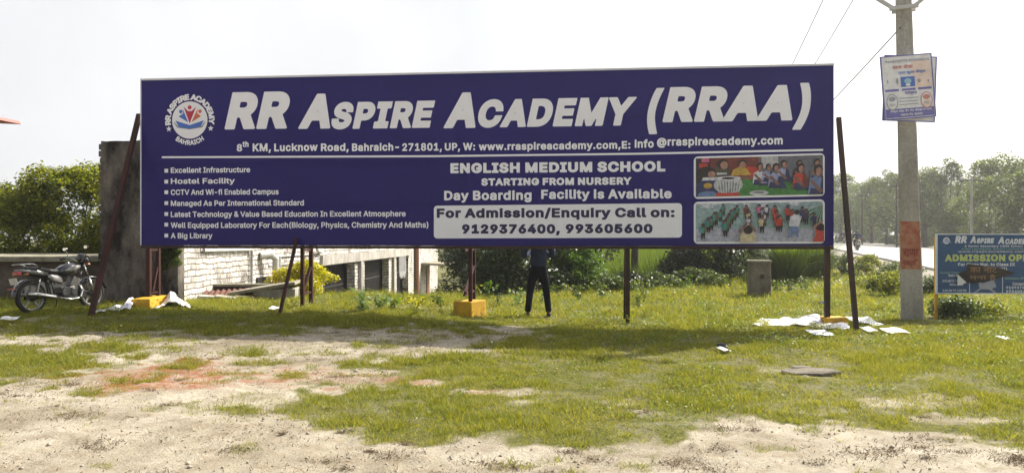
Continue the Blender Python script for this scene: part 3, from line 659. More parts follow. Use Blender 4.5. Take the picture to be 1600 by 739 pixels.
def glyph(polys, wgt, h):
    """signed distance to the outline, grown by wgt and cut into flat cells"""
    o = np.concatenate(polys); x0, y0 = o.min(0); key = (round(float(o[:, 0].max() - x0), 4), len(o), round(float((o - [x0, 0]).sum()), 3), wgt, h)
    if key in _gc: V, F_ = _gc[key]; return V + [x0, 0], F_
    lo = o.min(0) - wgt - 2 * h; hi = o.max(0) + wgt + 2 * h
    xs = np.arange(lo[0], hi[0] + h, h); ys = np.arange(lo[1], hi[1] + h, h); X, Y = np.meshgrid(xs, ys); d = np.full(X.shape, 1e9); wn = np.zeros(X.shape, int)
    for p in polys:
        q = np.roll(p, -1, 0)
        for a, b in zip(p, q):
            e = b - a; l2 = e @ e
            if l2 < 1e-12: continue
            t = np.clip(((X - a[0]) * e[0] + (Y - a[1]) * e[1]) / l2, 0, 1)
            np.minimum(d, np.hypot(X - a[0] - t * e[0], Y - a[1] - t * e[1]), out=d)
            s = e[0] * (Y - a[1]) - e[1] * (X - a[0])
            wn += ((a[1] <= Y) & (b[1] > Y) & (s > 0)).astype(int) - ((a[1] > Y) & (b[1] <= Y) & (s < 0)).astype(int)
    big = max(polys, key=lambda p: np.ptp(p[:, 0]) * np.ptp(p[:, 1])); ar = (big[:, 0] * np.roll(big[:, 1], -1) - np.roll(big[:, 0], -1) * big[:, 1]).sum(); sg = 1.0 if ar > 0 else -1.0
    dm = d.copy()                                                             # keep the corners of the letters sharp
    for p in polys:
        q = p[np.linalg.norm(p - np.roll(p, 1, 0), axis=1) > 1e-7]
        for i in range(len(q)):
            v, e1, e2 = q[i], q[i] - q[i - 1], q[(i + 1) % len(q)] - q[i]
            if sg * (e1[0] * e2[1] - e1[1] * e2[0]) < .2 * np.linalg.norm(e1) * np.linalg.norm(e2): continue
            r = np.hypot(X - v[0], Y - v[1]); near = (wn == 0) & (r < d + 1e-7) & (r < 3 * wgt + 3 * h)
            if not near.any(): continue
            k1, k2 = [sg * np.array([e[1], -e[0]]) / np.linalg.norm(e) for e in (e1, e2)]
            m_ = np.maximum((X - v[0]) * k1[0] + (Y - v[1]) * k1[1], (X - v[0]) * k2[0] + (Y - v[1]) * k2[1])
            dm = np.where(near, np.maximum(m_, r * .55), dm)
    f = np.where(wn != 0, -d, dm) - wgt; f[np.abs(f) < 1e-6] = 1e-6
    ins = f < 0; full = ins[:-1, :-1] & ins[:-1, 1:] & ins[1:, 1:] & ins[1:, :-1]; anyc = ins[:-1, :-1] | ins[:-1, 1:] | ins[1:, 1:] | ins[1:, :-1]
    V, F_ = [], []
    for j in range(full.shape[0]):
        i = 0; row = full[j]
        while i < len(row):
            if row[i]:
                i2 = i
                while i2 < len(row) and row[i2]: i2 += 1
                n = len(V); V += [(xs[i], ys[j]), (xs[i2], ys[j]), (xs[i2], ys[j + 1]), (xs[i], ys[j + 1])]; F_.append((n, n + 1, n + 2, n + 3)); i = i2
            else: i += 1
    for j, i in zip(*np.nonzero(anyc & ~full)):
        c = [(xs[i], ys[j], f[j, i]), (xs[i + 1], ys[j], f[j, i + 1]), (xs[i + 1], ys[j + 1], f[j + 1, i + 1]), (xs[i], ys[j + 1], f[j + 1, i])]; pg = []
        for q in range(4):
            a, b = c[q], c[(q + 1) % 4]
            if a[2] < 0: pg.append(a[:2])
            if (a[2] < 0) != (b[2] < 0):
                t = a[2] / (a[2] - b[2]); pg.append((a[0] + (b[0] - a[0]) * t, a[1] + (b[1] - a[1]) * t))
        if len(pg) >= 3: n = len(V); V += pg; F_.append(tuple(range(n, n + len(pg))))
    V = np.array(V); _gc[key] = (V - [x0, 0], F_)
    return V, F_
CAP = 0.7273
def _cap():
    p = np.concatenate(outlines('H')); return float(p[:, 1].max())
CAP = _cap()
def text_mesh(text, wgt=0.02, h=0.03, latin=True, track=0.0):
    return [(V + [i * track, 0], F_) for i, (V, F_) in enumerate(glyph(c, wgt, h) for c in clusters(outlines(text, latin)))]
def put_text(mb, text, box, to3, wgt=0.02, h=0.035, shear=0.0, latin=True, ink=False, m=0, track=None):
    """box = (u0, u1, v_base, v_cap) on the face; to3 maps (u, v) to a point"""
    gl = text_mesh(text, wgt, h, latin, (wgt * 1.3 if wgt > .03 else wgt * .5) if track is None and latin else (track or 0.0))
    al = np.concatenate([g[0] for g in gl]); yb, yc = (al[:, 1].min(), al[:, 1].max()) if ink else (-wgt, CAP + wgt)
    sx = lambda V: V[:, 0] + shear * V[:, 1]
    a, b = sx(al).min(), sx(al).max(); u0, u1, v0, v1 = box
    for V, F_ in gl:
        U = u0 + (sx(V) - a) / (b - a) * (u1 - u0); W = v0 + (V[:, 1] - yb) / (yc - yb) * (v1 - v0)
        mb.add([to3(u, v) for u, v in zip(U, W)], F_, m)

# ------------------------------------------------------------------ the billboard
P0 = np.array([-6.83, 13.97]); P1 = np.array([5.40, 12.74]); BW = float(np.hypot(*(P1 - P0))); BD = (P1 - P0) / BW; BN = np.array([-BD[1], BD[0]])
BZ0, BZ1 = 1.365, 4.425
bill = empty('billboard', (P0[0], P0[1], 0), math.atan2(BD[1], BD[0]), label='huge navy blue school hoarding on brown steel posts with white lettering', cat='billboard')
def uv(px, py):
    a, b = (px - CXP) / F_PX, (HY - py) / F_PX
    A = np.array([[a, -BD[0]], [1.0, -BD[1]]]); t, u = np.linalg.solve(A, P0); return u, CAMZ + b * t
def loc_(X, Y):                       # world ground point -> the billboard's own axes
    d = np.array([X, Y]) - P0; return float(d @ BD), float(d @ BN)
k = NT('navy_flex')
nf = k.noise(0.5, 4, 0.6); k.col(k.ramp(nf, [(0.3, (0.0125, 0.0085, 0.112)), (0.7, (0.016, 0.0115, 0.135))]))
k.b.inputs['Roughness'].default_value = 0.34; k.b.inputs['Specular IOR Level'].default_value = 0.22
k.bump(k.noise(0.9, 3, 0.5, stretch=(1.6, 1, 0.7)), 0.05, 0.25)
trn = k.n('ShaderNodeBsdfTranslucent'); trn.inputs['Color'].default_value = (0.04, 0.028, 0.16, 1)
ms = k.n('ShaderNodeMixShader'); ms.inputs[0].default_value = 0.03; k.l(k.b.outputs[0], ms.inputs[1]); k.l(trn.outputs[0], ms.inputs[2]); k.l(ms.outputs[0], k.out.inputs['Surface'])
M['navy'] = k.m
k = NT('white_hem'); k.b.inputs['Base Color'].default_value = (.8, .8, .82, 1)
trn = k.n('ShaderNodeBsdfTranslucent'); trn.inputs['Color'].default_value = (0.8, 0.8, 0.85, 1)
ms = k.n('ShaderNodeMixShader'); ms.inputs[0].default_value = 0.35; k.l(k.b.outputs[0], ms.inputs[1]); k.l(trn.outputs[0], ms.inputs[2]); k.l(ms.outputs[0], k.out.inputs['Surface'])
M['hem'] = k.m
M['white_ink'] = plain('white_ink', (0.82, 0.82, 0.87), 0.5, 0, 0.03)
M['navy_ink'] = plain('navy_ink', (0.018, 0.013, 0.075), 0.5, 0, 0.05)
mb = MB()                                                                # the printed sheet, gently slack between its tapes
nu, nv = 96, 24; wob = lambda u, v: 0.0
vs = [(BW * i / nu, 0.0, BZ0 + (BZ1 - BZ0) * j / nv) for j in range(nv + 1) for i in range(nu + 1)]
mb.add(vs, [(j * (nu + 1) + i, j * (nu + 1) + i + 1, (j + 1) * (nu + 1) + i + 1, (j + 1) * (nu + 1) + i) for j in range(nv) for i in range(nu)])
mb.box((BW / 2, 0.025, BZ1 - .004), (BW, .04, .006)); mb.box((BW / 2, 0.025, BZ0 + .004), (BW, .04, .006))
mb.build('banner', M['navy'], bill, sm=False)
mb = MB(); mb.box((BW / 2, -.004, BZ1 - .014), (BW + .02, .006, .036)); mb.box((0.0, -.003, (BZ0 + BZ1) / 2 - .02), (.022, .006, BZ1 - BZ0 - .05))
mb.build('hem', M['hem'], bill)
T3 = lambda dz: (lambda u, v: (u, -dz, v))
def line(mb, text, x0, x1, yc, yb, wgt=.03, h=.035, dz=.004, **kw):
    xm = (x0 + x1) / 2; put_text(mb, text, (uv(x0, (yc + yb) / 2)[0], uv(x1, (yc + yb) / 2)[0], uv(xm, yb)[1], uv(xm, yc)[1]), T3(dz), wgt, h, **kw)
mb = MB(); S_ = dict(shear=.22, wgt=.052, h=.018)
line(mb, 'RR', 351, 453, 144, 202, **S_); line(mb, 'A', 466, 516, 147, 201.5, **S_); line(mb, 'SPIRE', 518, 680, 159, 201, **S_)
line(mb, 'A', 693, 743, 145, 200.5, **S_); line(mb, 'CADEMY', 747, 995, 154, 198, **S_); line(mb, 'RRAA', 1035, 1238, 135, 190, **S_)
line(mb, '(', 1011, 1038, 138, 210, ink=True, **S_); line(mb, ')', 1238, 1267, 130, 203, ink=True, **S_)
mb.build('title_lettering', M['white_ink'], bill)
mb = MB(); A_ = dict(wgt=.034, h=.024)
line(mb, '8', 370, 378.5, 225.5, 236.8, **A_); line(mb, 'th', 379, 388.5, 221, 230, **A_)
for t, a, b, yc, yb in [('KM,', 394.8, 423.5, 224.4, 236.8), ('Lucknow', 428.5, 496.5, 224.2, 236.5), ('Road,', 501.5, 545, 224.2, 236.3), ('Bahraich-', 550, 623.5, 224.0, 236.2), ('271801,', 628.5, 690.5, 223.9, 236.0),
                        ('UP,', 695, 719, 223.7, 235.4), ('W:', 723.5, 742.5, 223.4, 235.2), ('www.rraspireacademy.com,E:', 748, 985, 222, 234), ('info', 991.5, 1021.5, 218.4, 231.2), ('@rraspireacademy.com', 1026.5, 1223, 214.2, 227.2)]:
    line(mb, t, a, b, yc, yb, **A_)
mb.build('address_lettering', M['white_ink'], bill)
mb = MB(); L_ = [uv(253, 246), uv(680, 244.3), uv(1000, 240.5), uv(1286, 234.5)]
for a, b in zip(L_[:-1], L_[1:]): mb.add([(a[0], -.004, a[1] - .017), (b[0], -.004, b[1] - .017), (b[0], -.004, b[1] + .017), (a[0], -.004, a[1] + .017)], [(0, 1, 2, 3)])
mb.build('divider_line', M['white_ink'], bill)
mb = MB(); B_ = dict(wgt=.024, h=.022)
for t, x1, yc, yb, by in [('Excellent Infrastructure', 391, 261.5, 270, 267), ('Hostel Facility', 367, 278.6, 287.2, 284), ('CCTV And Wi-fi Enabled Campus', 435.5, 295.8, 304.4, 300.5), ('Managed As Per International Standard', 475, 313, 321.6, 317.5),
                      ('Latest Technology & Value Based Education In Excellent Atmosphere', 634, 330, 338.8, 334.5), ('Well Equipped Laboratory For Each(Biology, Physics, Chemistry And Maths)', 669.5, 347.2, 356, 351), ('A Big Library', 332, 364, 372.4, 368)]:
    line(mb, t, 267, x1, yc, yb, **B_)
    u, v = uv(260, by); mb.add([(u - .036, -.004, v - .034), (u + .036, -.004, v - .034), (u + .036, -.004, v + .034), (u - .036, -.004, v + .034)], [(0, 1, 2, 3)])
mb.build('feature_list_lettering', M['white_ink'], bill)
mb = MB()
line(mb, 'ENGLISH MEDIUM SCHOOL', 703.8, 1039.6, 253.6, 269.6, wgt=.05, h=.03); line(mb, 'STARTING FROM NURSERY', 752, 987, 278, 289.5, wgt=.05, h=.035)
line(mb, 'Day Boarding', 694, 830.6, 298, 312.8, wgt=.035, h=.03); line(mb, 'Facility is Available', 845.6, 1049.4, 296, 310.6, wgt=.035, h=.03)
mb.build('offer_lettering', M['white_ink'], bill)
def rrect(u0, u1, va0, vb0, va1, vb1, r, n=6):
    """rounded quad; v edges at left (va) and right (vb): bottom 0, top 1"""
    pts = []; f = lambda u, lo: (va0 + (vb0 - va0) * (u - u0) / (u1 - u0)) if lo else (va1 + (vb1 - va1) * (u - u0) / (u1 - u0))
    for cx, lo, a0 in ((u0 + r, True, 180), (u1 - r, True, 270), (u1 - r, False, 0), (u0 + r, False, 90)):
        cy = f(cx, lo) + (r if lo else -r)
        for i in range(n + 1): a = R(a0 + 90 * i / n); pts.append((cx + r * math.cos(a), cy + r * math.sin(a)))
    return pts
pa = [uv(678, 372.6), uv(1065.5, 371.2), uv(678, 321.6), uv(1065.5, 317.5)]
mb = MB(); q = rrect(pa[0][0], pa[1][0], pa[0][1], pa[1][1], pa[2][1], pa[3][1], .06); mb.add([(u, -.004, v) for u, v in q], [tuple(range(len(q)))])
pan = mb.build('contact_panel', M['white_ink'], bill)
mb = MB(); line(mb, 'For Admission/Enquiry Call on:', 682.5, 1054, 325.2, 340, wgt=.042, h=.022, dz=.008); line(mb, '9129376400,', 722, 875, 350.5, 365, wgt=.05, h=.03, dz=.008); line(mb, '993605600', 884, 1019.5, 350, 364.4, wgt=.05, h=.03, dz=.008)
mb.build('lettering', M['navy_ink'], pan)

# the two printed photographs (flat prints), drawn in their own 0..1 axes
PC = {n: plain('print_' + n, c, 0.5, 0, 0.38, 16) for n, c in dict(maroon=(.16, .035, .025), dark=(.03, .022, .03), grey=(.13, .13, .155), green=(.055, .20, .045), greend=(.035, .12, .03), skin=(.36, .19, .14), skind=(.20, .10, .075), hair=(.022, .015, .016),
      brown=(.07, .06, .04), yellow=(.48, .31, .05), white=(.55, .55, .6), lilac=(.27, .29, .46), navy=(.03, .035, .10), red=(.45, .05, .03), blue=(.13, .20, .38), silver=(.42, .42, .43), steel=(.22, .24, .25), pink=(.5, .12, .22),
      sky=(.52, .54, .60), haze=(.26, .36, .38), field=(.26, .38, .38), court=(.40, .41, .50), teal=(.05, .22, .22), cream=(.52, .44, .28), shadow=(.30, .31, .40)).items()}
PN = list(PC)
class Print:
    def __init__(s, c, parent, name):           # c = corner pixels: left-bottom, right-bottom, left-top, right-top
        s.c = [uv(*p) for p in c]; s.mb = MB(); s.z = .008; s.parent = parent; s.name = name
    def at(s, x, y):
        a, b, c, d = s.c; u = a[0] + (b[0] - a[0]) * x; lo = a[1] + (b[1] - a[1]) * x; hi = c[1] + (d[1] - c[1]) * x; return (u, -s.z, lo + (hi - lo) * y)
    def poly(s, pts, col):
        pts = [(min(.995, max(.005, x)), min(.985, max(.015, y))) for x, y in pts]
        if sum(pts[i][0] * pts[(i + 1) % len(pts)][1] - pts[(i + 1) % len(pts)][0] * pts[i][1] for i in range(len(pts))) < 0: pts = pts[::-1]
        s.z += .00025; s.mb.add([s.at(*p) for p in pts], [tuple(range(len(pts)))], PN.index(col))
    def ell(s, x, y, rx, ry, col, a0=0, a1=360, n=18): s.poly([(x + rx * math.cos(R(a0 + (a1 - a0) * i / n)), y + ry * math.sin(R(a0 + (a1 - a0) * i / n))) for i in range(n if a1 - a0 == 360 else n + 1)], col)
    def done(s): return s.mb.build(s.name, [PC[n] for n in PN], s.parent)
def frame_print(c, name):
    p = [uv(*q) for q in c]; q = rrect(p[0][0], p[1][0], p[0][1], p[1][1], p[2][1], p[3][1], .075)
    mb = MB(); mb.add([(u, -.004, v) for u, v in q], [tuple(range(len(q)))]); return mb.build(name, M['white_ink'], bill)
f1 = frame_print([(1084, 311), (1288.5, 306.5), (1084, 245), (1288, 239.5)], 'photo_print')
f2 = frame_print([(1084, 381), (1288.5, 380.5), (1084, 315.5), (1288.5, 311.5)], 'photo_print')
p = Print([(1086.2, 308.8), (1286.5, 304.5), (1086.2, 247), (1286.3, 241.6)], f1, 'classroom_scene')
p.poly([(0, 0), (1, 0), (1, 1), (0, 1)], 'maroon'); p.poly([(.5, .45), (1, .3), (1, 1), (.5, 1)], 'grey'); p.poly([(0, .35), (.12, .35), (.12, 1), (0, 1)], 'dark'); p.poly([(.52, .7), (.65, .7), (.65, 1), (.52, 1)], 'silver')
p.poly([(.03, .5), (.1, .5), (.1, .85), (.03, .85)], 'red'); p.poly([(.05, .88), (.11, .88), (.11, .99), (.05, .99)], 'pink'); p.poly([(.37, .42), (.5, .42), (.5, .72), (.37, .76)], 'red')
p.poly([(.2, 0), (1, 0), (1, .27), (.8, .34), (.6, .42), (.34, .44), (.2, .4)], 'green'); p.poly([(.62, .42), (1, .26), (1, .2), (.75, .3)], 'greend')
p.poly([(.13, .45), (.28, .45), (.27, .78), (.16, .8)], 'brown'); p.ell(.215, .83, .045, .12, 'hair'); p.ell(.228, .80, .03, .10, 'skin'); p.poly([(.17, .56), (.25, .56), (.25, .61), (.17, .61)], 'white')
p.poly([(.28, .52), (.30, .68), (.36, .76), (.41, .68), (.44, .54)], 'yellow'); p.ell(.37, .83, .033, .10, 'hair'); p.ell(.374, .79, .026, .085, 'skin'); p.poly([(.27, .5), (.44, .52), (.48, .5), (.37, .42)], 'skind')
p.ell(.085, .62, .075, .15, 'hair'); p.ell(.13, .57, .03, .09, 'skin'); p.poly([(0, .0), (.2, .0), (.17, .42), (.05, .45), (0, .3)], 'navy'); p.poly([(.05, .42), (.2, .42), (.21, .50), (.06, .50)], 'white'); p.ell(.1, .29, .035, .07, 'yellow'); p.ell(.1, .06, .08, .09, 'blue')
p.ell(.26, .30, .115, .22, 'silver'); p.ell(.26, .24, .085, .14, 'steel')
for i in range(9): x = .165 + .024 * i; p.poly([(x, .42), (x + .009, .42), (.26 + (x - .26) * .8 + .006, .1), (.26 + (x - .26) * .8, .1)], 'white')
p.poly([(.165, .02), (.345, .02), (.35, .10), (.16, .10)], 'red'); p.ell(.26, .46, .10, .055, 'white'); p.ell(.26, .465, .05, .03, 'dark'); p.ell(.5, .08, .075, .065, 'white'); p.ell(.5, .095, .045, .03, 'steel')
for x, y, c, s in [(.505, .60, 'white', 1.0), (.57, .61, 'lilac', .8), (.63, .55, 'lilac', 1.1), (.69, .66, 'lilac', .95), (.81, .66, 'dark', .9), (.82, .52, 'red', 1.15), (.945, .66, 'grey', 1.0), (.955, .42, 'blue', 1.4)]:
    p.poly([(x - .055 * s, y - .28 * s), (x - .045 * s, y - .02), (x, y + .05 * s), (x + .04 * s, y - .02), (x + .06 * s, y - .28 * s)], c); p.poly([(x - .05 * s, y - .32 * s), (x + .08 * s, y - .34 * s), (x + .06 * s, y - .2 * s), (x - .04 * s, y - .18 * s)], 'navy')
    p.poly([(x + .01 * s, y - .28 * s), (x + .06 * s, y - .28 * s), (x + .04 * s, y - .02), (x + .02 * s, y + .02)], 'navy' if c in ('lilac', 'blue', 'grey', 'dark') else 'maroon' if c == 'red' else 'lilac')
    p.poly([(x - .05 * s, y - .06), (x - .03 * s, y - .04), (x + .03 * s, y - .24 * s), (x + .01 * s, y - .27 * s)], 'skind'); p.poly([(x - .006 * s, y), (x + .012 * s, y), (x + .010 * s, y + .07 * s), (x - .004 * s, y + .07 * s)], 'skind')
    p.ell(x + .003, y + .145 * s, .025 * s, .10 * s, 'hair'); p.ell(x + .007, y + .115 * s, .018 * s, .075 * s, 'skin'); p.poly([(x + .012 * s, y + .05 * s), (x + .023 * s, y + .10 * s), (x + .020 * s, y + .17 * s), (x + .012 * s, y + .15 * s)], 'skind')
p.done()
p = Print([(1086.2, 379), (1286.5, 378.5), (1086.2, 317.6), (1286.5, 313.6)], f2, 'assembly_scene')
p.poly([(0, 0), (1, 0), (1, 1), (0, 1)], 'court'); p.poly([(0, .78), (1, .82), (1, 1), (0, 1)], 'sky'); p.poly([(0, .36), (.3, .36), (1, .34), (1, .84), (0, .80)], 'field'); p.poly([(0, .80), (1, .85), (1, .89), (0, .86)], 'haze')
for x, y, r_ in [(.03, .9, .03), (.18, .9, .04), (.27, .93, .05), (.35, .92, .04), (.47, .92, .04), (.62, .92, .05), (.7, .9, .06), (.86, .92, .05), (.93, .93, .06)]: p.ell(x, y, r_, .06, 'haze')
for a in range(200, 300, 12): p.poly([(1, .9), (1 + .15 * math.cos(R(a)), .9 + .5 * math.sin(R(a))), (1 + .15 * math.cos(R(a + 5)), .9 + .5 * math.sin(R(a + 5)))], 'greend')
def kid(x, y, s, c, l='hair'):
    p.poly([(x - .012 * s, y), (x - .003 * s, y), (x, y + .09 * s), (x + .006 * s, y), (x + .014 * s, y), (x + .017 * s, y + .16 * s), (x - .017 * s, y + .16 * s)], l)
    p.poly([(x - .018 * s, y + .14 * s), (x + .018 * s, y + .14 * s), (x + .021 * s, y + .30 * s), (x - .021 * s, y + .30 * s)], c)
    p.poly([(x + .004 * s, y + .14 * s), (x + .018 * s, y + .14 * s), (x + .021 * s, y + .30 * s), (x + .012 * s, y + .30 * s)], 'dark' if c in ('navy', 'maroon') else ('navy' if c in ('lilac', 'white') else 'greend' if c == 'teal' else 'maroon' if c == 'red' else 'brown'))
    p.poly([(x + .02 * s, y + .29 * s), (x + .032 * s, y + .21 * s), (x + .012 * s, y + .22 * s)], 'skind'); p.poly([(x - .012 * s, y - .012), (x + .016 * s, y - .012), (x + .05 * s, y - .03), (x + .01 * s, y - .03)], 'shadow')
    p.poly([(x - .021 * s, y + .30 * s), (x - .03 * s, y + .24 * s), (x - .02 * s, y + .22 * s)], c); p.ell(x, y + .345 * s, .014 * s, .05 * s, 'hair'); p.ell(x, y + .33 * s, .009 * s, .03 * s, 'skind')
for x, y, s, c in [(.22, .66, .8, 'teal'), (.33, .62, .8, 'teal'), (.31, .55, .8, 'teal'), (.20, .52, .8, 'teal'), (.285, .45, .95, 'teal'), (.165, .44, .85, 'teal'), (.15, .42, .9, 'teal'), (.265, .36, .95, 'teal'), (.125, .31, .9, 'teal'), (.25, .27, .95, 'teal'), (.10, .26, .95, 'teal'),
                   (.06, .09, 1.0, 'teal'), (.235, .15, 1.1, 'teal'), (.40, .58, .9, 'maroon'), (.50, .60, .9, 'pink'), (.53, .55, .8, 'lilac'), (.56, .62, .8, 'white'), (.42, .44, .9, 'cream'), (.54, .40, .9, 'white'), (.42, .30, .9, 'white'), (.52, .24, 1.1, 'cream'),
                   (.62, .52, 1.0, 'red'), (.63, .40, 1.0, 'red'), (.72, .52, 1.0, 'red'), (.755, .46, .9, 'red'), (.64, .28, .9, 'red'), (.66, .26, 1.05, 'red'), (.83, .48, 1.0, 'navy'), (.86, .42, 1.0, 'navy'), (.92, .36, .9, 'navy'), (.78, .28, 1.0, 'maroon')]: kid(x, y, s, c)
p.poly([(.72, .11), (.745, .12), (.77, .28), (.785, .12), (.80, .12), (.795, .42), (.74, .42)], 'blue'); p.poly([(.725, .40), (.80, .38), (.825, .62), (.775, .7), (.735, .62)], 'white'); p.ell(.785, .73, .018, .065, 'hair')
p.poly([(.35, 0), (.47, 0), (.475, .16), (.455, .26), (.43, .30), (.39, .30), (.365, .26), (.345, .16)], 'cream'); p.ell(.41, .30, .036, .095, 'hair'); p.poly([(.33, .27), (.345, .23), (.405, .47), (.40, .52)], 'skind'); p.poly([(.475, .30), (.462, .25), (.412, .47), (.415, .52)], 'skind')
p.poly([(.91, 0), (1, 0), (1, .36), (.93, .36), (.93, .18)], 'red'); p.ell(.97, .36, .035, .09, 'hair'); p.poly([(.90, .36), (.915, .34), (.99, .5), (.985, .54)], 'skin')
p.done()
# the round school emblem
EC = uv(296.6, 188); ER = (uv(324.4, 188)[0] - uv(269, 188)[0]) / 2; E3 = lambda dz: (lambda x, y: (EC[0] + x * ER, -dz, EC[1] + y * ER))
def emb(mb, pts, dz, m):
    if sum(pts[i][0] * pts[(i + 1) % len(pts)][1] - pts[(i + 1) % len(pts)][0] * pts[i][1] for i in range(len(pts))) < 0: pts = pts[::-1]
    mb.add([E3(dz)(*q) for q in pts], [tuple(range(len(pts)))], m)
circ = lambda x, y, r_, n=28: [(x + r_ * math.cos(6.2832 * i / n), y + r_ * math.sin(6.2832 * i / n)) for i in range(n)]
def emblem(parent, e3, mats):
    def emb(mb, pts, dz, m):
        if sum(pts[i][0] * pts[(i + 1) % len(pts)][1] - pts[(i + 1) % len(pts)][0] * pts[i][1] for i in range(len(pts))) < 0: pts = pts[::-1]
        mb.add([e3(dz)(*q) for q in pts], [tuple(range(len(pts)))], m)
    mb = MB(); emb(mb, circ(0, 0, 1.0, 48), .004, 0)
    emb(mb, [(-.80, -.02), (-.62, -.36), (0, -.47), (0, -.27), (-.5, -.12)], .006, 1); emb(mb, [(.80, -.02), (.62, -.36), (0, -.47), (0, -.27), (.5, -.12)], .006, 1)
    emb(mb, [(-.9, -.10), (-.70, -.40), (0, -.5), (0, -.47), (-.64, -.35), (-.86, -.10)], .0065, 4); emb(mb, [(.9, -.10), (.70, -.40), (0, -.5), (0, -.47), (.64, -.35), (.86, -.10)], .0065, 4)
    emb(mb, [(0, -.18), (-.34, .72), (-.10, .48), (.12, .48), (.36, .72)], .006, 2); emb(mb, circ(.0, .68, .11, 16), .0062, 2)
    emb(mb, [(-.08, -.12), (-.40, .62), (-.36, .36), (-.62, .20)], .0065, 1); emb(mb, circ(-.50, .46, .10, 16), .0062, 1)
    emb(mb, [(.10, -.12), (.46, .62), (.42, .36), (.64, .20)], .0065, 3); emb(mb, circ(.58, .46, .10, 16), .0062, 3)
    star = lambda x, y, r_: [(x + (r_ if i % 2 == 0 else r_ * .42) * math.sin(6.2832 * i / 10), y + (r_ if i % 2 == 0 else r_ * .42) * math.cos(6.2832 * i / 10)) for i in range(10)]
    emb(mb, star(-1.18, -.46, .17), .004, 0); emb(mb, star(1.18, -.46, .17), .004, 0)
    return mb
def arc_text(mb, text, r0, hgt, a0, a1, e3, wgt=.05, top=True, h=.045):
    gl = text_mesh(text, wgt, h); al = np.concatenate([g[0] for g in gl]); x0, x1 = al[:, 0].min(), al[:, 0].max(); sc = hgt / (CAP + 2 * wgt)
    for V, F_ in gl:
        cx = (V[:, 0].min() + V[:, 0].max()) / 2; a = a0 + (a1 - a0) * (cx - x0) / (x1 - x0)
        kx = abs(R(a1 - a0)) * (r0 + hgt / 2) / (x1 - x0); pts = []
        for x, y in V:
            dx = (x - cx) * kx; dy = y * sc
            if top: rr = r0 + dy; q = R(a); pts.append((rr * math.cos(q) + dx * math.sin(q), rr * math.sin(q) - dx * math.cos(q)))
            else: rr = r0 + hgt - dy; q = R(a); pts.append((rr * math.cos(q) - dx * math.sin(q), rr * math.sin(q) + dx * math.cos(q)))
        mb.add([e3(.004)(*q) for q in pts], F_, 0)
EM = [M['white_ink'], plain('emblem_blue', (.06, .16, .55), .5), plain('emblem_red', (.48, .02, .06), .5), plain('emblem_orange', (.62, .14, .06), .5), plain('emblem_grey', (.2, .22, .26), .5)]
mb = emblem(bill, E3, EM); arc_text(mb, 'RR ASPIRE ACADEMY', 1.10, .32, 192, -12, E3); arc_text(mb, 'BAHRAICH', 1.06, .27, 232, 308, E3, .035, False)
mb.build('emblem', EM, bill)
# steel grid behind the sheet, posts, braces, rungs, footings
mb = MB()
mb.box((BW / 2, .045, BZ0 - .028), (BW, .09, .05))
for z in (BZ0 + .04, BZ0 + .78, BZ0 + 1.53, BZ0 + 2.28, BZ1 - .03): mb.box((BW / 2, .052 if z > BZ0 + .1 else .055, z), (BW, .05, .05) if z > BZ0 + .1 else (BW, .07, .07))
for i in range(11): mb.box((BW * i / 10 * .994 + .03, .10, (BZ0 + BZ1) / 2), (.04, .04, BZ1 - BZ0 - .1))
mb.build('frame', M['maroon'], bill)
def post(X, Y, top, mat='rust', wd=.075, name='post', base=None, tp=None):
    u, y = loc_(X, Y); u2, y2 = (u, y) if tp is None else tp
    mb = MB(); mb.bar((u, y, (tz(X, Y) if base is None else base) - .25), (u2, y2, top), wd); return mb.build(name, M[mat], bill)
for X, wd in ((-6.76, .07), (-3.82, .06), (-.74, .065), (2.02, .07), (5.36, .085)):
    Yf = P0[1] + (X - P0[0]) / BD[0] * BD[1] + .17; post(X, Yf, BZ1 - .1, 'rust' if X < 1 else 'maroon', wd)
for X, Y in ((-6.72, 14.42), (-3.80, 14.36), (-.74, 14.75)):
    rp = post(X, Y, 3.6, 'rust', .065)
    u, y = loc_(X, Y); uf, yf = u, .17
    for z in (.36, 1.16): mb = MB(); mb.bar((uf, yf + .03, z + .12), (u, y - .04, z + .12), .04); mb.build('rung', M['rust'], bill)
    mb = MB(); mb.bar((u, y - .05, .95), (uf + .02, yf + .05, .52), .05); mb.build('brace', M['rust'], bill)
post(2.05, 13.75, BZ1 - .6, 'maroon', .07, tp=(loc_(2.02, 13.1)[0], .25))
def brace(px, py, X, Y, z, wd, mat):
    gx, gy, gz = G(px, py); a = loc_(gx, gy); b = loc_(X, Y); mb = MB(); mb.bar((a[0], a[1], gz - .2), (b[0], b[1], z), wd); mb.build('brace', M[mat], bill)
brace(137, 496, -6.90, 14.05, 3.78, .075, 'rust'); brace(432, 494, -3.86, 13.62, 1.50, .05, 'rust'); brace(1340, 521, 5.49, 12.76, 3.52, .07, 'maroon')
def footing(cx, cy, dx, dy, dz, rz):
    u, y = loc_(cx, cy); mb = MB(); mb.box((u, y, tz(cx, cy) + dz / 2 - .12), (dx, dy, dz + .24), 0, (0, 0, rz), .96); mb.build('footing', M['yellow'], bill, bevel=.012)
footing(-6.68, 14.05, .34, 1.0, .20, R(10)); footing(-.76, 13.72, .40, .52, .27, R(-24)); footing(5.46, 12.95, .42, .35, .15, R(6))

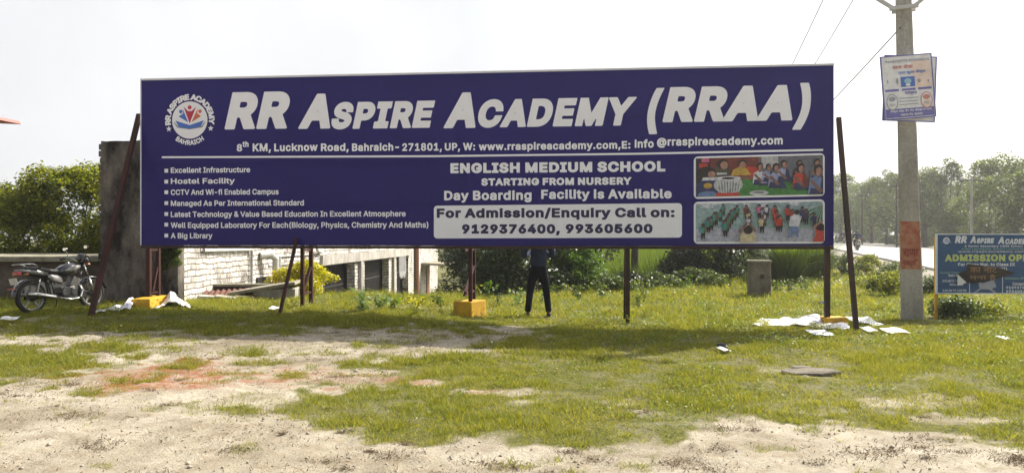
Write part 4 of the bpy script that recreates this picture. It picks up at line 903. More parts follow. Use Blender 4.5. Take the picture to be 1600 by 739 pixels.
# ------------------------------------------------------------------ left: whitewashed shop row, mouldy wall, low platform
FD = Vector((.059, 1, 0)).normalized(); BANG = math.atan2(FD.y, FD.x)
k = NT('whitewashed_brick')
tc = k.n('ShaderNodeTexCoord'); sp = k.n('ShaderNodeSeparateXYZ'); cb = k.n('ShaderNodeCombineXYZ'); k.l(tc.outputs['Object'], sp.inputs[0]); k.l(sp.outputs['X'], cb.inputs['X']); k.l(sp.outputs['Z'], cb.inputs['Y'])
wv = k.n('ShaderNodeTexNoise'); wv.inputs['Scale'].default_value = 2.2; k.l(tc.outputs['Object'], wv.inputs['Vector'])
vm = k.n('ShaderNodeVectorMath', operation='SCALE'); k.l(wv.outputs['Color'], vm.inputs[0]); vm.inputs['Scale'].default_value = .10
va = k.n('ShaderNodeVectorMath', operation='ADD'); k.l(cb.outputs[0], va.inputs[0]); k.l(vm.outputs[0], va.inputs[1])
br = k.n('ShaderNodeTexBrick'); k.l(va.outputs[0], br.inputs['Vector'])
br.inputs['Scale'].default_value = 1; br.inputs['Brick Width'].default_value = .34; br.inputs['Row Height'].default_value = .125; br.inputs['Mortar Size'].default_value = .012; br.inputs['Mortar Smooth'].default_value = .3; br.inputs['Bias'].default_value = .1
br.inputs['Color1'].default_value = (.80, .78, .74, 1); br.inputs['Color2'].default_value = (.64, .61, .57, 1); br.inputs['Mortar'].default_value = (.15, .125, .10, 1)
st = k.noise(1.1, 8, .72); g1 = k.noise(9, 6, .7)
c = k.mix(k.ramp(st, [(.49, (0, 0, 0)), (.62, (.85, .85, .85))]), br.outputs['Color'], (.17, .155, .135)); c = k.mix(1.0, c, k.ramp(g1, [(.36, (.42, .39, .35)), (.56, (1.05, 1.05, 1.05))]), 'MULTIPLY')
k.col(c); k.b.inputs['Roughness'].default_value = .9; k.b.inputs['Specular IOR Level'].default_value = .2
k.bump(k.math('ADD', k.math('MULTIPLY', br.outputs['Fac'], -1.0), g1), .02, .8); M['brickwhite'] = k.m
shop = empty('shop_row', (-6.69, 15.5, 0), BANG, label='long whitewashed brick shop row with dark shutters seen under the billboard', cat='building')
# own axes: x along the facade (away), y to the left into the building, z up
WZ0, WZ1 = -2.6, 3.2; OPEN = [(9.2, 13.1), (14.55, 18.9), (20.6, 23.4)]
mb = MB()
def wallseg(a, b, z0, z1): mb.box(((a + b) / 2, .15, (z0 + z1) / 2), (b - a, .30, z1 - z0))
wallseg(0, 9.2, WZ0, WZ1); wallseg(13.1, 14.55, WZ0, .6); wallseg(18.9, 20.6, WZ0, .6); wallseg(23.4, 33.0, WZ0, WZ1); wallseg(9.2, 23.4, .6, WZ1)
mb.build('facade', M['brickwhite'], shop)
mb = MB(); mb.box((16.5, 1.15, (WZ0 + WZ1) / 2), (33, .25, WZ1 - WZ0)); mb.box((.15, .66, .4), (.28, .72, 6.0)); mb.box((32.85, .66, .4), (.28, .72, 6.0)); mb.build('rear_wall', M['whitewash'], shop)
mb = MB(); mb.box((16.7, .62, WZ1 + .0), (33.0, 1.3, .08)); mb.build('roof', M['concrete'], shop)
mb = MB(); mb.box((16.3, -.05, .78), (14.8, .10, .32)); mb.build('lintel', M['whitewash'], shop)
for a, b in OPEN:
    mb = MB(); mb.box(((a + b) / 2, .42, (.6 + WZ0) / 2), (b - a, .04, .6 - WZ0))
    x = a + .06
    while x < b: mb.box((x, .385, (.55 + WZ0) / 2), (.05, .05, .52 - WZ0)); x += .16
    for z in (-.2, -1.2): mb.box(((a + b) / 2, .365, z), (b - a - .05, .02, .05))
    mb.build('shutter', M['shutter'], shop)
for x in (13.8, 19.7): mb = MB(); mb.box((x, -.06, (WZ0 + .6) / 2), (.35, .12, .6 - WZ0)); mb.build('pillar', M['whitewash'], shop)
mb = MB(); mb.box((28.6, -.75, .02), (3.0, 1.7, .12), rot=(R(3), 0, 0)); mb.build('canopy', M['slabtop'], shop, bevel=.01)
mb = MB(); mb.box((29.2, -.02, -1.3), (1.0, .06, 2.3)); mb.build('door', M['brownpipe'], shop)
mb = MB(); mb.tube([(25.1, -.12, WZ0), (25.1, -.12, 3.3)], .13, 10); mb.build('downpipe', M['brownpipe'], shop)
mb = MB(); mb.tube([(.75, -.05, 1.7), (.75, -.05, 1.23), (3.3, -.05, 1.21), (3.3, -.05, .2)], .035, 8); mb.build('water_pipe', M['greypipe'], shop)
mb = MB(); mb.tube([(3.9, -.02, 1.05), (4.15, -.2, 1.08), (4.3, -.28, .95), (4.3, -.28, .62)], .09, 10); mb.build('elbow_pipe', M['greypipe'], shop)
mb = MB(); mb.tube([(4.3, -.28, .62), (4.25, -.28, -.3)], .085, 10); mb.build('drain_pipe', M['orange_pipe'], shop)
mb = MB(); mb.box((4.15, -.02, .25), (.9, .05, .5)); mb.build('vent_opening', M['black_steel'], shop)
mb = MB()
for i in range(7):
    a = 20.75 + .22 * i; mb.tube([(a, -.08, .62), (a + .02, -.1, -.2 - .12 * (i % 3)), (a + .12, -.1, -.35 - .1 * (i % 2)), (a + .2, -.1, -.1), (a + .2, -.08, .62)], .022, 6)
mb.build('wire_coil', M['paper'], shop)
mb = MB()
for z in (.78, 1.0): mb.box((6.2, -.02, z), (2.6 + z, .04, .03))
mb.tube([(5.2, -.06, 1.0), (5.2, -.06, .45)], .03, 6); mb.tube([(7.9, -.1, 1.5), (8.3, -.12, 1.1), (8.9, -.06, 1.05)], .05, 6); mb.build('wiring', M['greypipe'], shop)
mw = empty('mouldy_wall', (-7.45, 15.38, 0), 0, label='tall grey wall black with mould behind the left edge of the billboard', cat='wall')
mb = MB()
xs = np.linspace(-.78, .76, 15); tp = 3.44 + .05 * (fbm(xs * 3, xs * 0, 4, 3) - .5)
V = [(x, y, z) for y in (-.18, .17) for x, t in zip(xs, tp) for z in (-2.4, t)]; n = len(xs)
Fq = []
for i in range(n - 1):
    a = 2 * i; b = 2 * n + 2 * i; Fq += [(a, a + 2, a + 3, a + 1), (b + 2, b, b + 1, b + 3), (a + 1, a + 3, b + 3, b + 1)]
Fq += [(0, 1, 2 * n + 1, 2 * n), (2 * n - 2, 4 * n - 2, 4 * n - 1, 2 * n - 1)]
mb.add(V, Fq); mb.build('wall_body', M['darkwall'], mw)
mb = MB()
for i in range(26): mb.box((-.80 + rnd.uniform(-.012, .012), rnd.uniform(-.02, .02), -.1 + i * .137), (.05, .33, .115), rot=(0, 0, rnd.uniform(-.05, .05)))
mb.build('edge_bricks', M['darkwall'], mw)
cl = [(-.02 + rnd.uniform(-.28, .1), rnd.uniform(-.06, .03), 1.4 - t * 1.0, .13 * (1.15 - t * .5)) for t in np.linspace(0, .62, 16)]
iv = crown_mesh('creeper', cl, 1500, .075, M['leaf_mid'], None, seed=7); iv.location = (-6.72, 15.15, .15); tag(iv, 'dark green creeper hanging on the corner of the mouldy wall', 'creeper')
pl = empty('low_platform', (-12.3, 16.0, 0), R(-1), label='low dark masonry platform with a flat concrete top behind the motorcycle', cat='platform')
mb = MB(); mb.box((0, 1.9, .3), (8.1, 3.5, 1.42)); mb.build('platform_body', M['browndark'], pl)
mb = MB(); mb.box((0, 1.85, 1.06), (8.2, 3.85, .11)); mb.build('slab_top', M['slabtop'], pl, bevel=.012)
mb = MB(); mb.box((3.0, .11, .32), (2.0, .08, .5)); mb.build('plaster_patch', M['concrete'], pl)
mb = MB(); mb.box((-.3, .12, .25), (1.2, .06, .9)); mb.build('plaster_patch', M['concrete'], pl)
tk = empty('water_tank', (-5.15, 16.5, 0), R(8), label='small white plastered tank with a sloping concrete lid beside the yellow bush', cat='tank')
mb = MB(); mb.box((.05, 0, 0), (.86, .8, .84)); mb.build('tank_body', M['whitewash'], tk, bevel=.015)
mb = MB(); mb.box((-.20, -.02, .43), (1.40, 1.0, .07), rot=(0, R(-9), 0)); mb.build('lid', M['slabtop'], tk, bevel=.01)
tr_ = empty('brick_trough', (-6.0, 16.75, 0), R(5), label='dark low brick trough left of the white tank', cat='trough')
mb = MB(); mb.box((.1, .25, .10), (1.5, .22, .66)); mb.box((.74, -.1, .02), (.2, .6, .5)); mb.build('trough_wall', M['browndark'], tr_)
mb = MB(); mb.box((.05, .25, .455), (1.62, .3, .05)); mb.build('coping', M['slabtop'], tr_)
sh_ = MB()
nxs = 40
for i in range(nxs + 1): pass
V = [((i / nxs - .5) * 1.15, y, .02 * math.sin(i * 1.57) + (.17 if y > 0 else 0)) for y in (-.5, .35) for i in range(nxs + 1)]
sh_.add(V, [(i, i + 1, nxs + 2 + i, nxs + 1 + i) for i in range(nxs)])
o = sh_.build('tin_sheet', M['rustsheet']); o.location = (-5.98, 16.1, .20); o.rotation_euler = (R(4), R(-3), R(8)); sd_ = o.modifiers.new('thick', 'SOLIDIFY'); sd_.thickness = .008
tag(o, 'rusty red corrugated sheet lying in front of the brick trough', 'metal sheet')
for i, (dx, dy, rz, lb) in enumerate([(-5.62, 15.95, .3, 'grey broken slab leaning at the right end of the rusty sheet'), (-5.95, 15.75, -.2, 'pale rubble piece in front of the rusty sheet'), (-6.35, 15.85, .5, 'rubble chunk at the left end of the rusty sheet')]):
    mb = MB(); g = random.Random(300 + i); v = [(x * .22 * g.uniform(.7, 1.1), y * .12 * g.uniform(.7, 1.1), z * .05 * g.uniform(.6, 1.2)) for x in (-1, 1) for y in (-1, 1) for z in (-1, 1)]
    mb.add(v, [(0, 1, 3, 2), (4, 6, 7, 5), (0, 4, 5, 1), (2, 3, 7, 6), (0, 2, 6, 4), (1, 5, 7, 3)]); o = mb.build('rubble', M['concrete'], bevel=.01); o.location = (dx, dy, tz(dx, dy) + .04); o.rotation_euler = (.1, .12, rz); tag(o, lb, 'rubble')
# reddish sheet tip at the far left edge, on its post outside the frame
aw = empty('sheet_awning', (-9.6, 12.6, tz(-9.6, 12.6)), 0, label='tip of a reddish tin awning jutting in at the left frame edge', cat='awning')
mb = MB(); zz = 1.5 + (HY - 186) / F_PX * 12.6 - tz(-9.6, 12.6); mb.box((.55, 0, zz), (1.55, .5, .055), rot=(0, R(3), R(-6)), taper=.97); mb.build('sheet', M['redawn'], aw, bevel=.008)
mb = MB(); mb.bar((-.15, 0, -.3), (-.15, 0, zz), .07); mb.build('post', M['maroon'], aw)

# ------------------------------------------------------------------ right: power pole, posters, school sign, block marker
UX, UY = 7.33, 13.9; uz = tz(UX, UY); LEAN = -0.0245
pole = empty('power_pole', (UX, UY, uz), -0.46, label='thick grey concrete power pole with a red painted band and a cross arm', cat='power pole')
PH = 7.6; wd0, wd1 = .375, .235
def prof(z): t = z / PH; return (wd0 + (wd1 - wd0) * t) / 2
def ring(z, g=0.0): a = prof(z) + g; d = a * .78; c = .02; x0 = LEAN * z; return [(x0 + x, y, z) for x, y in ((-a + c, -d), (a - c, -d), (a, -d + c), (a, d - c), (a - c, d), (-a + c, d), (-a, d - c), (-a, -d + c))]
mb = MB(); mb.loft([ring(z) for z in (-.6, .6, 1.3, 1.95, 4, 6, PH)]); mb.build('shaft', M['concrete'], pole)
k = NT('red_band'); f = k.noise(7, 8, .75); g = k.noise(1.5, 4, .6); k.col(k.mix(k.ramp(f, [(.42, (0, 0, 0)), (.56, (1, 1, 1))]), (.36, .10, .05), (.44, .22, .13))); k.b.inputs['Roughness'].default_value = .9; M['redband'] = k.m
M['redtext'] = plain('dark_red_paint', (.26, .05, .035), .85, 0, .3)
def face(z, x): return (LEAN * z + x, -(prof(z)) * .78 - .004, z)
mb = MB(); zs = np.linspace(.93, 1.80, 12)
V = []
for i, z in enumerate(zs): a = prof(z) - .012; V += [face(z, -a + .006 * math.sin(i * 5.1)), face(z, a + .006 * math.sin(i * 3.7))]
mb.add(V, [(2 * i, 2 * i + 1, 2 * i + 3, 2 * i + 2) for i in range(len(zs) - 1)]); band = mb.build('painted_band', M['redband'], pole)
mb = MB(); fc = lambda u, v: (LEAN * v + u, -(prof(v)) * .78 - .008, v)
put_text(mb, 'राणा', (-.125, .125, 1.16, 1.30), fc, .03, .03, latin=False, ink=True); put_text(mb, 'शक्ति', (-.13, .12, .97, 1.12), fc, .03, .03, latin=False, ink=True); mb.build('lettering', M['redtext'], band)
mb = MB(); z = 5.68
for s in (-1, 1): mb.bar((LEAN * z + s * .15, -.14, z), (LEAN * z + s * .62, -.14, z + .38), .065)
mb.bar((LEAN * z - .24, -.14, z + .02), (LEAN * z + .24, -.14, z + .02), .07); mb.bar((LEAN * z - .2, .14, z + .02), (LEAN * z + .2, .14, z + .02), .05); mb.build('bracket_arm', M['greypipe'], pole)
mb = MB(); mb.bar((LEAN * 7.2 - .8, -.13, 7.2), (LEAN * 7.2 + .8, -.13, 7.2), .07); mb.build('cross_arm', M['greypipe'], pole)
for x in (-.7, 0.0, .7): mb = MB(); mb.lathe([(.0, 0), (.04, .0), (.055, .04), (.03, .08), (.05, .12), (.0, .16)], 12, 'Z', (LEAN * 7.2 + x, -.13, 7.235)); mb.build('insulator', M['platewhite'], pole)
def wire(a, b, sag, r_=.013, label='', name='overhead_wire'):
    mb = MB(); pts = [Vector(a).lerp(Vector(b), t) - Vector((0, 0, sag * 4 * t * (1 - t))) for t in np.linspace(0, 1, 15)]; mb.tube(pts, r_, 5); o = mb.build(name, M['cable']); tag(o, label, 'wire', 'wires from the power pole')
FP = (18.9, 61.0); fz = tz(*FP)
def far_pole(x, y, h, wd, label, arm=True, mat='concrete'):
    r = empty('far_pole', (x, y, tz(x, y)), 0, label=label, cat='power pole', group='far power poles'); mb = MB(); mb.tube([(0, 0, -.3), (0, 0, h)], [wd * .6, wd * .4], 8); mb.build('shaft', M[mat], r)
    if arm: mb = MB(); mb.bar((-.9, 0, h - .35), (.9, 0, h - .35), .09); mb.build('cross_arm', M['black_steel'], r)
    if arm:
        for q in (-.8, .8): mb = MB(); mb.lathe([(0, 0), (.07, 0), (.09, .09), (.05, .2), (0, .24)], 8, 'Z', (q, 0, h - .31)); mb.build('insulator', M['platewhite'], r)
    return r
far_pole(FP[0], FP[1], 7.8, .2, 'distant power pole hidden behind the billboard lower right corner')
ht = uz + 7.4
wire((UX - .86, UY + .2, ht), (FP[0] - .8, FP[1], fz + 7.6), .5, label='higher wire of the close pair climbing right of the billboard')
wire((UX - .2, UY - .06, ht), (FP[0], FP[1], fz + 7.75), .5, label='lower wire of the close pair climbing right of the billboard')
wire((UX - .24, UY - .05, uz + 5.33), (FP[0] - .2, FP[1], fz + 6.5), .45, label='single wire leaving the shaft below the bracket arm')
for px, Y, ty, by, lb in [(1518, 60, 275, 372, 'pale far pole with a cross arm above the blue school sign'), (1552, 66, 280, 372, 'pale far pole right of the cross arm pole above the blue sign'),
                      (1401, 75, 286, 370, 'dark far pole just left of the power pole'), (1347, 95, 302, 370, 'thin dark far pole right of the brace'), (1443, 90, 300, 372, 'far pole with a short arm right of the power pole')]:
    x = (px - CXP) / F_PX * Y; h = CAMZ + (HY - ty) / F_PX * Y - tz(x, Y); far_pole(x, Y, h, .20 if px > 1500 else .16, lb, px != 1552, 'concrete' if px > 1500 else 'bark')
wa = P(1552, 283, 66)
wire(P(1518, 279, 60), (wa.x, wa.y, wa.z), .2, .02, 'wire between the two pale far poles'); wire((wa.x, wa.y, wa.z), P(1680, 262, 50), .4, .02, 'wire running right from the pale far poles'); wire(P(1401, 290, 75), P(1518, 280, 60), .5, .018, 'wire between the dark far pole and the pale pole')

# poster boards on the pole
PMAT = dict(white=M['paper'], purple=plain('print_violet', (.16, .15, .42), .6), blue=plain('print_blue', (.07, .16, .50), .6), grey=plain('print_grey', (.30, .31, .36), .6), red=plain('print_red', (.55, .22, .20), .6), peach=plain('print_peach', (.72, .58, .50), .6), cyan=plain('print_cyan', (.3, .5, .6), .6))
PL = list(PMAT)
def poster(name, px, py, wpx, hpx, Y, rot, label, printed):
    c = P(px, py, Y); W, H = wpx / F_PX * Y, hpx / F_PX * Y; r = empty(name, c, 0, label=label, cat='poster', group='posters on the power pole'); r.rotation_euler = (0, -rot, 0)
    mb = MB(); mb.box((0, 0, 0), (W, .02, H)); mb.build('board', M['paper'], r)
    mb = MB(); b = .018
    for cx, cz, sx, sz in ((0, H / 2, W + b, b), (0, -H / 2, W + b, b), (-W / 2, 0, b, H - b), (W / 2, 0, b, H - b)): mb.box((cx, -.004, cz), (sx, .028, sz))
    mb.build('edge', PMAT['purple'], r)
    if printed:
        mb = MB(); f = lambda dz: (lambda u, v: ((u - .5) * W, -.010 - dz, (v - .5) * H)); zc = [.003]
        def rc(u0, u1, v0, v1, cn): zc[0] += .0004; mb.add([f(zc[0])(u0, v0), f(zc[0])(u1, v0), f(zc[0])(u1, v1), f(zc[0])(u0, v1)], [(0, 1, 2, 3)], PL.index(cn))
        def el(u, v, a, b_, cn): zc[0] += .0004; mb.add([f(zc[0])(u + a * math.cos(R(18 * i)), v + b_ * math.sin(R(18 * i))) for i in range(20)], [tuple(range(20))], PL.index(cn))
        rc(.02, .98, .02, .16, 'purple'); rc(.60, .97, .48, .90, 'peach'); rc(.36, .64, .50, .66, 'blue'); el(.5, .59, .07, .045, 'cyan'); el(.5, .53, .05, .02, 'white')
        for a in (.04, .37, .69): rc(a, a + .27, .44, .475, 'purple')
        for u in (.16, .84): el(u, .27, .115, .13, 'red' if u > .5 else 'grey'); el(u, .27, .10, .115, 'white'); el(u, .225, .085, .065, 'peach' if u > .5 else 'white'); el(u, .32, .07, .04, 'red' if u > .5 else 'grey')
        el(.29, .60, .02, .05, 'grey'); el(.10, .60, .012, .03, 'grey'); el(.72, .58, .03, .03, 'grey'); el(.9, .57, .02, .025, 'grey')
        for v in (.215, .265, .315): rc(.30, .68, v, v + .012, 'grey')
        T = lambda t, u0, u1, v0, v1, cn, lat=False, wg=.03: put_text(mb, t, (u0, u1, v0, v1), f(.012), wg, .04, latin=lat, ink=True, m=PL.index(cn))
        T('9648132773', .08, .52, .895, .935, 'grey', True); T('8736345172', .55, .95, .895, .935, 'grey', True); T('राज सेवा', .22, .62, .79, .86, 'red'); T('एयर कूलर सेन्टर', .32, .86, .69, .76, 'blue', wg=.02); T('मरम्मत', .42, .66, .36, .42, 'purple')
        T('पोस्टर मोड़, मैन रोड चौराहा में जाये,', .10, .93, .095, .145, 'white', wg=.02); T('लखनऊ रोड, बहराइच', .30, .74, .035, .085, 'white', wg=.02)
        T('400/-', .10, .22, .20, .25, 'grey', True); T('750/-', .78, .90, .20, .25, 'grey', True)
        mb.build('print', [PMAT[q] for q in PL], r)
yp = UY - .19
poster('poster_board', 1421, 139, 80, 101, yp - .02, R(-2.0), 'pale poster board hanging straight behind the tilted poster', False)
poster('poster_board', 1418.5, 136, 79, 98, yp - .075, R(4.5), 'tilted white and violet printed poster on the power pole', True)

# blue school sign at the right edge
SG = empty('school_sign', (7.77, 13.9, 0), 0, label='blue admission sign with a torn black poster on yellow legs at the right edge', cat='sign')
SW, SZ0, SZ1 = 2.02, .49, 1.57; YB = 13.9
def su(px, py): return ((px - 1463) / F_PX * YB, CAMZ + (HY - py) / F_PX * YB)
M['signblue'] = worn('sign_blue', (.030, .085, .20), (.045, .10, .20), .55, 2.0, .5, .001); M['signyellow'] = plain('sign_yellow', (.42, .50, .14), .5); M['signwhite'] = plain('sign_white', (.55, .58, .62), .5); M['signgreen'] = plain('sign_green', (.20, .36, .28), .5); M['blackposter'] = worn('black_poster', (.025, .02, .018), (.07, .05, .035), .55, 5, .7, .003); M['ochre'] = plain('ochre_ink', (.20, .12, .05), .6); M['legyellow'] = worn('sign_leg_yellow', (.55, .33, .03), (.3, .18, .05), .6, 5, .7, .002); M['paperback'] = plain('paper_back', (.6, .6, .58), .7)
mb = MB(); mb.box((SW / 2, 0, (SZ0 + SZ1) / 2), (SW, .03, SZ1 - SZ0)); mb.build('board', M['signblue'], SG)
mb = MB()
for cx, cz, sx, sz in ((SW / 2, SZ1, SW + .03, .02), (SW / 2, SZ0, SW + .03, .02), (0, (SZ0 + SZ1) / 2, .022, SZ1 - SZ0 - .02), (SW, (SZ0 + SZ1) / 2, .022, SZ1 - SZ0 - .02)): mb.box((cx, -.003, cz), (sx, .045, sz))
mb.build('frame', M['signwhite'], SG)
for x in (.02, SW - .02): gz = tz(7.77 + x, 13.93); mb = MB(); mb.bar((x, .045, gz - .3), (x, .045, SZ1 - .05), .05); mb.build('leg', M['legyellow'], SG)
S3 = lambda dz: (lambda u, v: (u, -.015 - dz, v))
def sline(mb, t, x0, x1, yc, yb, wgt=.03, h=.04, dz=.004, **kw):
    a, b = su(x0, yb), su(x1, yc); put_text(mb, t, (a[0], b[0], a[1], b[1]), S3(dz), wgt, h, **kw)
mb = MB(); q = dict(shear=.2, wgt=.06, h=.035)
sline(mb, 'RR', 1491, 1510, 368.5, 379.8, **q); sline(mb, 'A', 1514.5, 1524, 369, 380, **q); sline(mb, 'SPIRE', 1525, 1552.5, 372, 380.2, **q); sline(mb, 'A', 1558, 1568, 370, 381, **q); sline(mb, 'CADEMY', 1569.5, 1612, 373, 381.5, **q)
mb.build('name_lettering', M['signwhite'], SG)
mb = MB(); sline(mb, 'ADMISSION OPEN', 1475.5, 1617, 397.5, 408.3, wgt=.05, h=.035); mb.build('admission_lettering', M['signyellow'], SG)
mb = MB(); sline(mb, 'A Senior Secondary CBSE School', 1506, 1597, 383, 386, wgt=.02, h=.05); sline(mb, 'www.rraspireacademy.com', 1496, 1600, 391.8, 394.2, wgt=.02, h=.05)
sline(mb, 'For Class Nur. to Class IX', 1496, 1585, 410.5, 415.5, wgt=.04); sline(mb, '2020-2021', 1542, 1573, 417.5, 422, wgt=.04)
for t, a, b, y in [('Senior Wing', 1481, 1500, 432), ('8:00 AM TO 2:00 PM', 1472, 1503, 440.5), ('School Office', 1483, 1504, 446), ('8:20 AM TO 1:30 PM', 1472, 1509, 455.5)]: sline(mb, t, a, b, y - 3.6, y, wgt=.03, h=.05)
sline(mb, 'Contact', 1581, 1600, 441, 445.5, wgt=.03, h=.05); sline(mb, '9129376400', 1571, 1612, 447, 451, wgt=.04, h=.05); sline(mb, '993605600', 1571, 1610, 453, 457, wgt=.04, h=.05)
for x in (1514, 1565.5): a, b = su(x - .6, 458), su(x + .6, 432); mb.add([S3(.004)(a[0], a[1]), S3(.004)(b[0], a[1]), S3(.004)(b[0], b[1]), S3(.004)(a[0], b[1])], [(0, 1, 2, 3)])
mb.build('detail_lettering', M['signwhite'], SG)
mb = MB(); sline(mb, 'A New Learning Hub, Bahraich Lucknow Road', 1502, 1604, 387.5, 390.3, wgt=.02, h=.05); sline(mb, 'School Timing', 1468, 1500, 424.5, 427.5, wgt=.02, h=.05); sline(mb, 'Admission Office', 1569, 1606, 433, 436.5, wgt=.02, h=.05); mb.build('green_lettering', M['signgreen'], SG)
c_ = su(1478, 376); e3 = lambda dz: (lambda x, y: (c_[0] + x * .062, -.015 - dz, c_[1] + y * .062))
mb = emblem(SG, e3, EM); mb.build('emblem', [M['signwhite'], EM[1], EM[4], EM[4], EM[4]], SG)
mb = MB(); g3 = lambda px, py, dz: S3(dz)(*su(px, py))
for d, pts in ((.005, [(1528, 444), (1552, 437), (1556, 448), (1546, 452), (1530, 452)]), (.0055, [(1520, 457), (1524, 457), (1552, 438), (1550, 436)]), (.006, [(1524, 440), (1527, 438), (1556, 456), (1552, 457)])):
    pts = [g3(x, y, d) for x, y in pts]; mb.add(pts, [tuple(range(len(pts)))])
mb.build('drum_print', PMAT['grey'], SG)
tp_ = empty('torn_poster', (7.77, 13.9, 0), 0, label='torn black pennant poster pasted across the blue school sign', cat='poster')
mb = MB(); pts = [(1510, 412), (1526, 414), (1560, 418), (1585, 426.5), (1560, 434), (1535, 440), (1518, 443), (1505, 440), (1494, 428), (1503, 424), (1509, 422)]
V = [g3(x, y, .012 + .006 * ((i * 7) % 3)) for i, (x, y) in enumerate(pts)][::-1]; mb.add(V, [tuple(range(len(V)))]); mb.build('sheet', M['blackposter'], tp_).modifiers.new('thick', 'SOLIDIFY').thickness = .002
mb = MB(); mb.add([g3(1494, 428, .03), g3(1508, 441, .03), g3(1500, 444, .06), g3(1493, 446, .05)], [(3, 2, 1, 0)]); mb.build('folded_corner', M['paperback'], tp_).modifiers.new('thick', 'SOLIDIFY').thickness = .002
mb = MB(); sline(mb, 'का नाट', 1513, 1556, 417, 426, .03, .04, .034, latin=False, ink=True); sline(mb, 'मना है', 1512, 1554, 428, 438, .03, .04, .034, latin=False, ink=True); mb.build('lettering', M['ochre'], tp_)

bx, by, bz = G(1186, 463)
bm_ = empty('block_marker', (bx, by, bz), R(-8), label='squat weathered concrete block with a hole standing in the grass', cat='concrete block')
mb = MB(); mb.box((0, 0, .42), (.53, .42, .94), taper=.97); o = mb.build('block_body', M['oldconcrete'], bm_, bevel=.02)
mb = MB(); mb.box((0, 0, .905), (.57, .46, .05)); mb.build('cap', M['slabtop'], bm_, bevel=.008)
mb = MB(); mb.lathe([(.0, 0), (.055, 0), (.065, .01)], 14, 'Y', (.04, -.224, .52)); mb.build('hole_ring', M['browndark'], bm_)

# ------------------------------------------------------------------ people (bodies grown from a skeleton)
def skin_obj(name, joints, edges, mat, parent=None, root=0, sub=2):
    me = bpy.data.meshes.new(name); me.from_pydata([j[:3] for j in joints], edges, []); o = bpy.data.objects.new(name, me); COL.objects.link(o)
    md = o.modifiers.new('skin', 'SKIN'); md.use_smooth_shade = True
    for i, j in enumerate(joints):
        sv = me.skin_vertices[0].data[i]; r_ = j[3]; sv.radius = r_ if isinstance(r_, tuple) else (r_, r_); sv.use_root = (i == root)
    s = o.modifiers.new('sub', 'SUBSURF'); s.levels = sub; s.render_levels = sub
    dg = bpy.context.evaluated_depsgraph_get(); nm = bpy.data.meshes.new_from_object(o.evaluated_get(dg)); bpy.data.objects.remove(o)
    nm.name = name; nm.materials.clear(); nm.materials.append(mat); nm.shade_smooth(); o = bpy.data.objects.new(name, nm); COL.objects.link(o)
    if parent: o.parent = parent
    return o
def chain(J, E, start, pts):
    a = start
    for q in pts: J.append(q); E.append((a, len(J) - 1)); a = len(J) - 1
    return a
def hand(J, E, wrist, fwd, side, up, s=1.0):
    """palm and five bent fingers rooted at the wrist joint"""
    W = Vector(J[wrist][:3]); f, sd, u = fwd.normalized(), side.normalized(), up.normalized()
    pm = len(J); p0 = W + f * .045 * s; J.append((*p0, .026 * s)); E.append((wrist, pm))
    for i, (o_, L) in enumerate(((-.028, .065), (-.009, .078), (.010, .073), (.028, .056))):
        k1 = W + f * .088 * s + sd * o_ * s; k2 = k1 + f * L * .5 * s - u * .012 * s; k3 = k2 + f * L * .35 * s - u * .028 * s
        chain(J, E, pm, [(*k1, .0095 * s), (*k2, .0085 * s), (*k3, .007 * s)])
    t1 = W + f * .035 * s - sd * .042 * s; t2 = t1 + f * .032 * s - sd * .018 * s - u * .01 * s; chain(J, E, pm, [(*t1, .012 * s), (*t2, .009 * s)])
def face_parts(root, hc, r_, fwd):
    side = Vector((0, 0, 1)).cross(fwd).normalized(); mb = MB()
    def blob(mb, c, a): mb.lathe([(max(.0005, a[0] * math.sin(math.pi * i / 8)), -a[1] * math.cos(math.pi * i / 8)) for i in range(9)], 14, 'Z', c)
    for s in (-1, 1): mb2 = MB(); blob(mb2, hc + fwd * r_ * .86 + side * s * .034 + Vector((0, 0, .005)), (.013, .011)); mb2.build('eye', M['paper'], root, sm=True); mb2 = MB(); blob(mb2, hc + side * s * r_ * .86 + Vector((0, 0, -.005)), (.016, .032)); mb2.build('ear', M['skin'], root, sm=True)
    mb2 = MB(); mb2.tube([hc + fwd * r_ * .88 + Vector((0, 0, .015)), hc + fwd * (r_ * .98) - Vector((0, 0, .028)), hc + fwd * r_ * .86 - Vector((0, 0, .032))], [.008, .015, .010], 8); mb2.build('nose', M['skin'], root, sm=True)
    mb2 = MB(); mb2.tube([hc + fwd * r_ * .85 + side * -.024 - Vector((0, 0, .062)), hc + fwd * r_ * .90 - Vector((0, 0, .064)), hc + fwd * r_ * .85 + side * .024 - Vector((0, 0, .062))], [.004, .008, .004], 6); mb2.build('mouth', M['redband'], root, sm=True)
def hair_cap(root, hc, r_, fwd, mat):
    mb = MB(); mb.lathe([(max(.001, r_ * 1.0 * math.sin(math.pi * (.02 + .60 * i / 8))), r_ * 1.18 * math.cos(math.pi * (.02 + .60 * i / 8))) for i in range(9)], 20, 'Z', hc - fwd * r_ * .14 + Vector((0, 0, .012))); mb.build('hair', mat, root, sm=True)

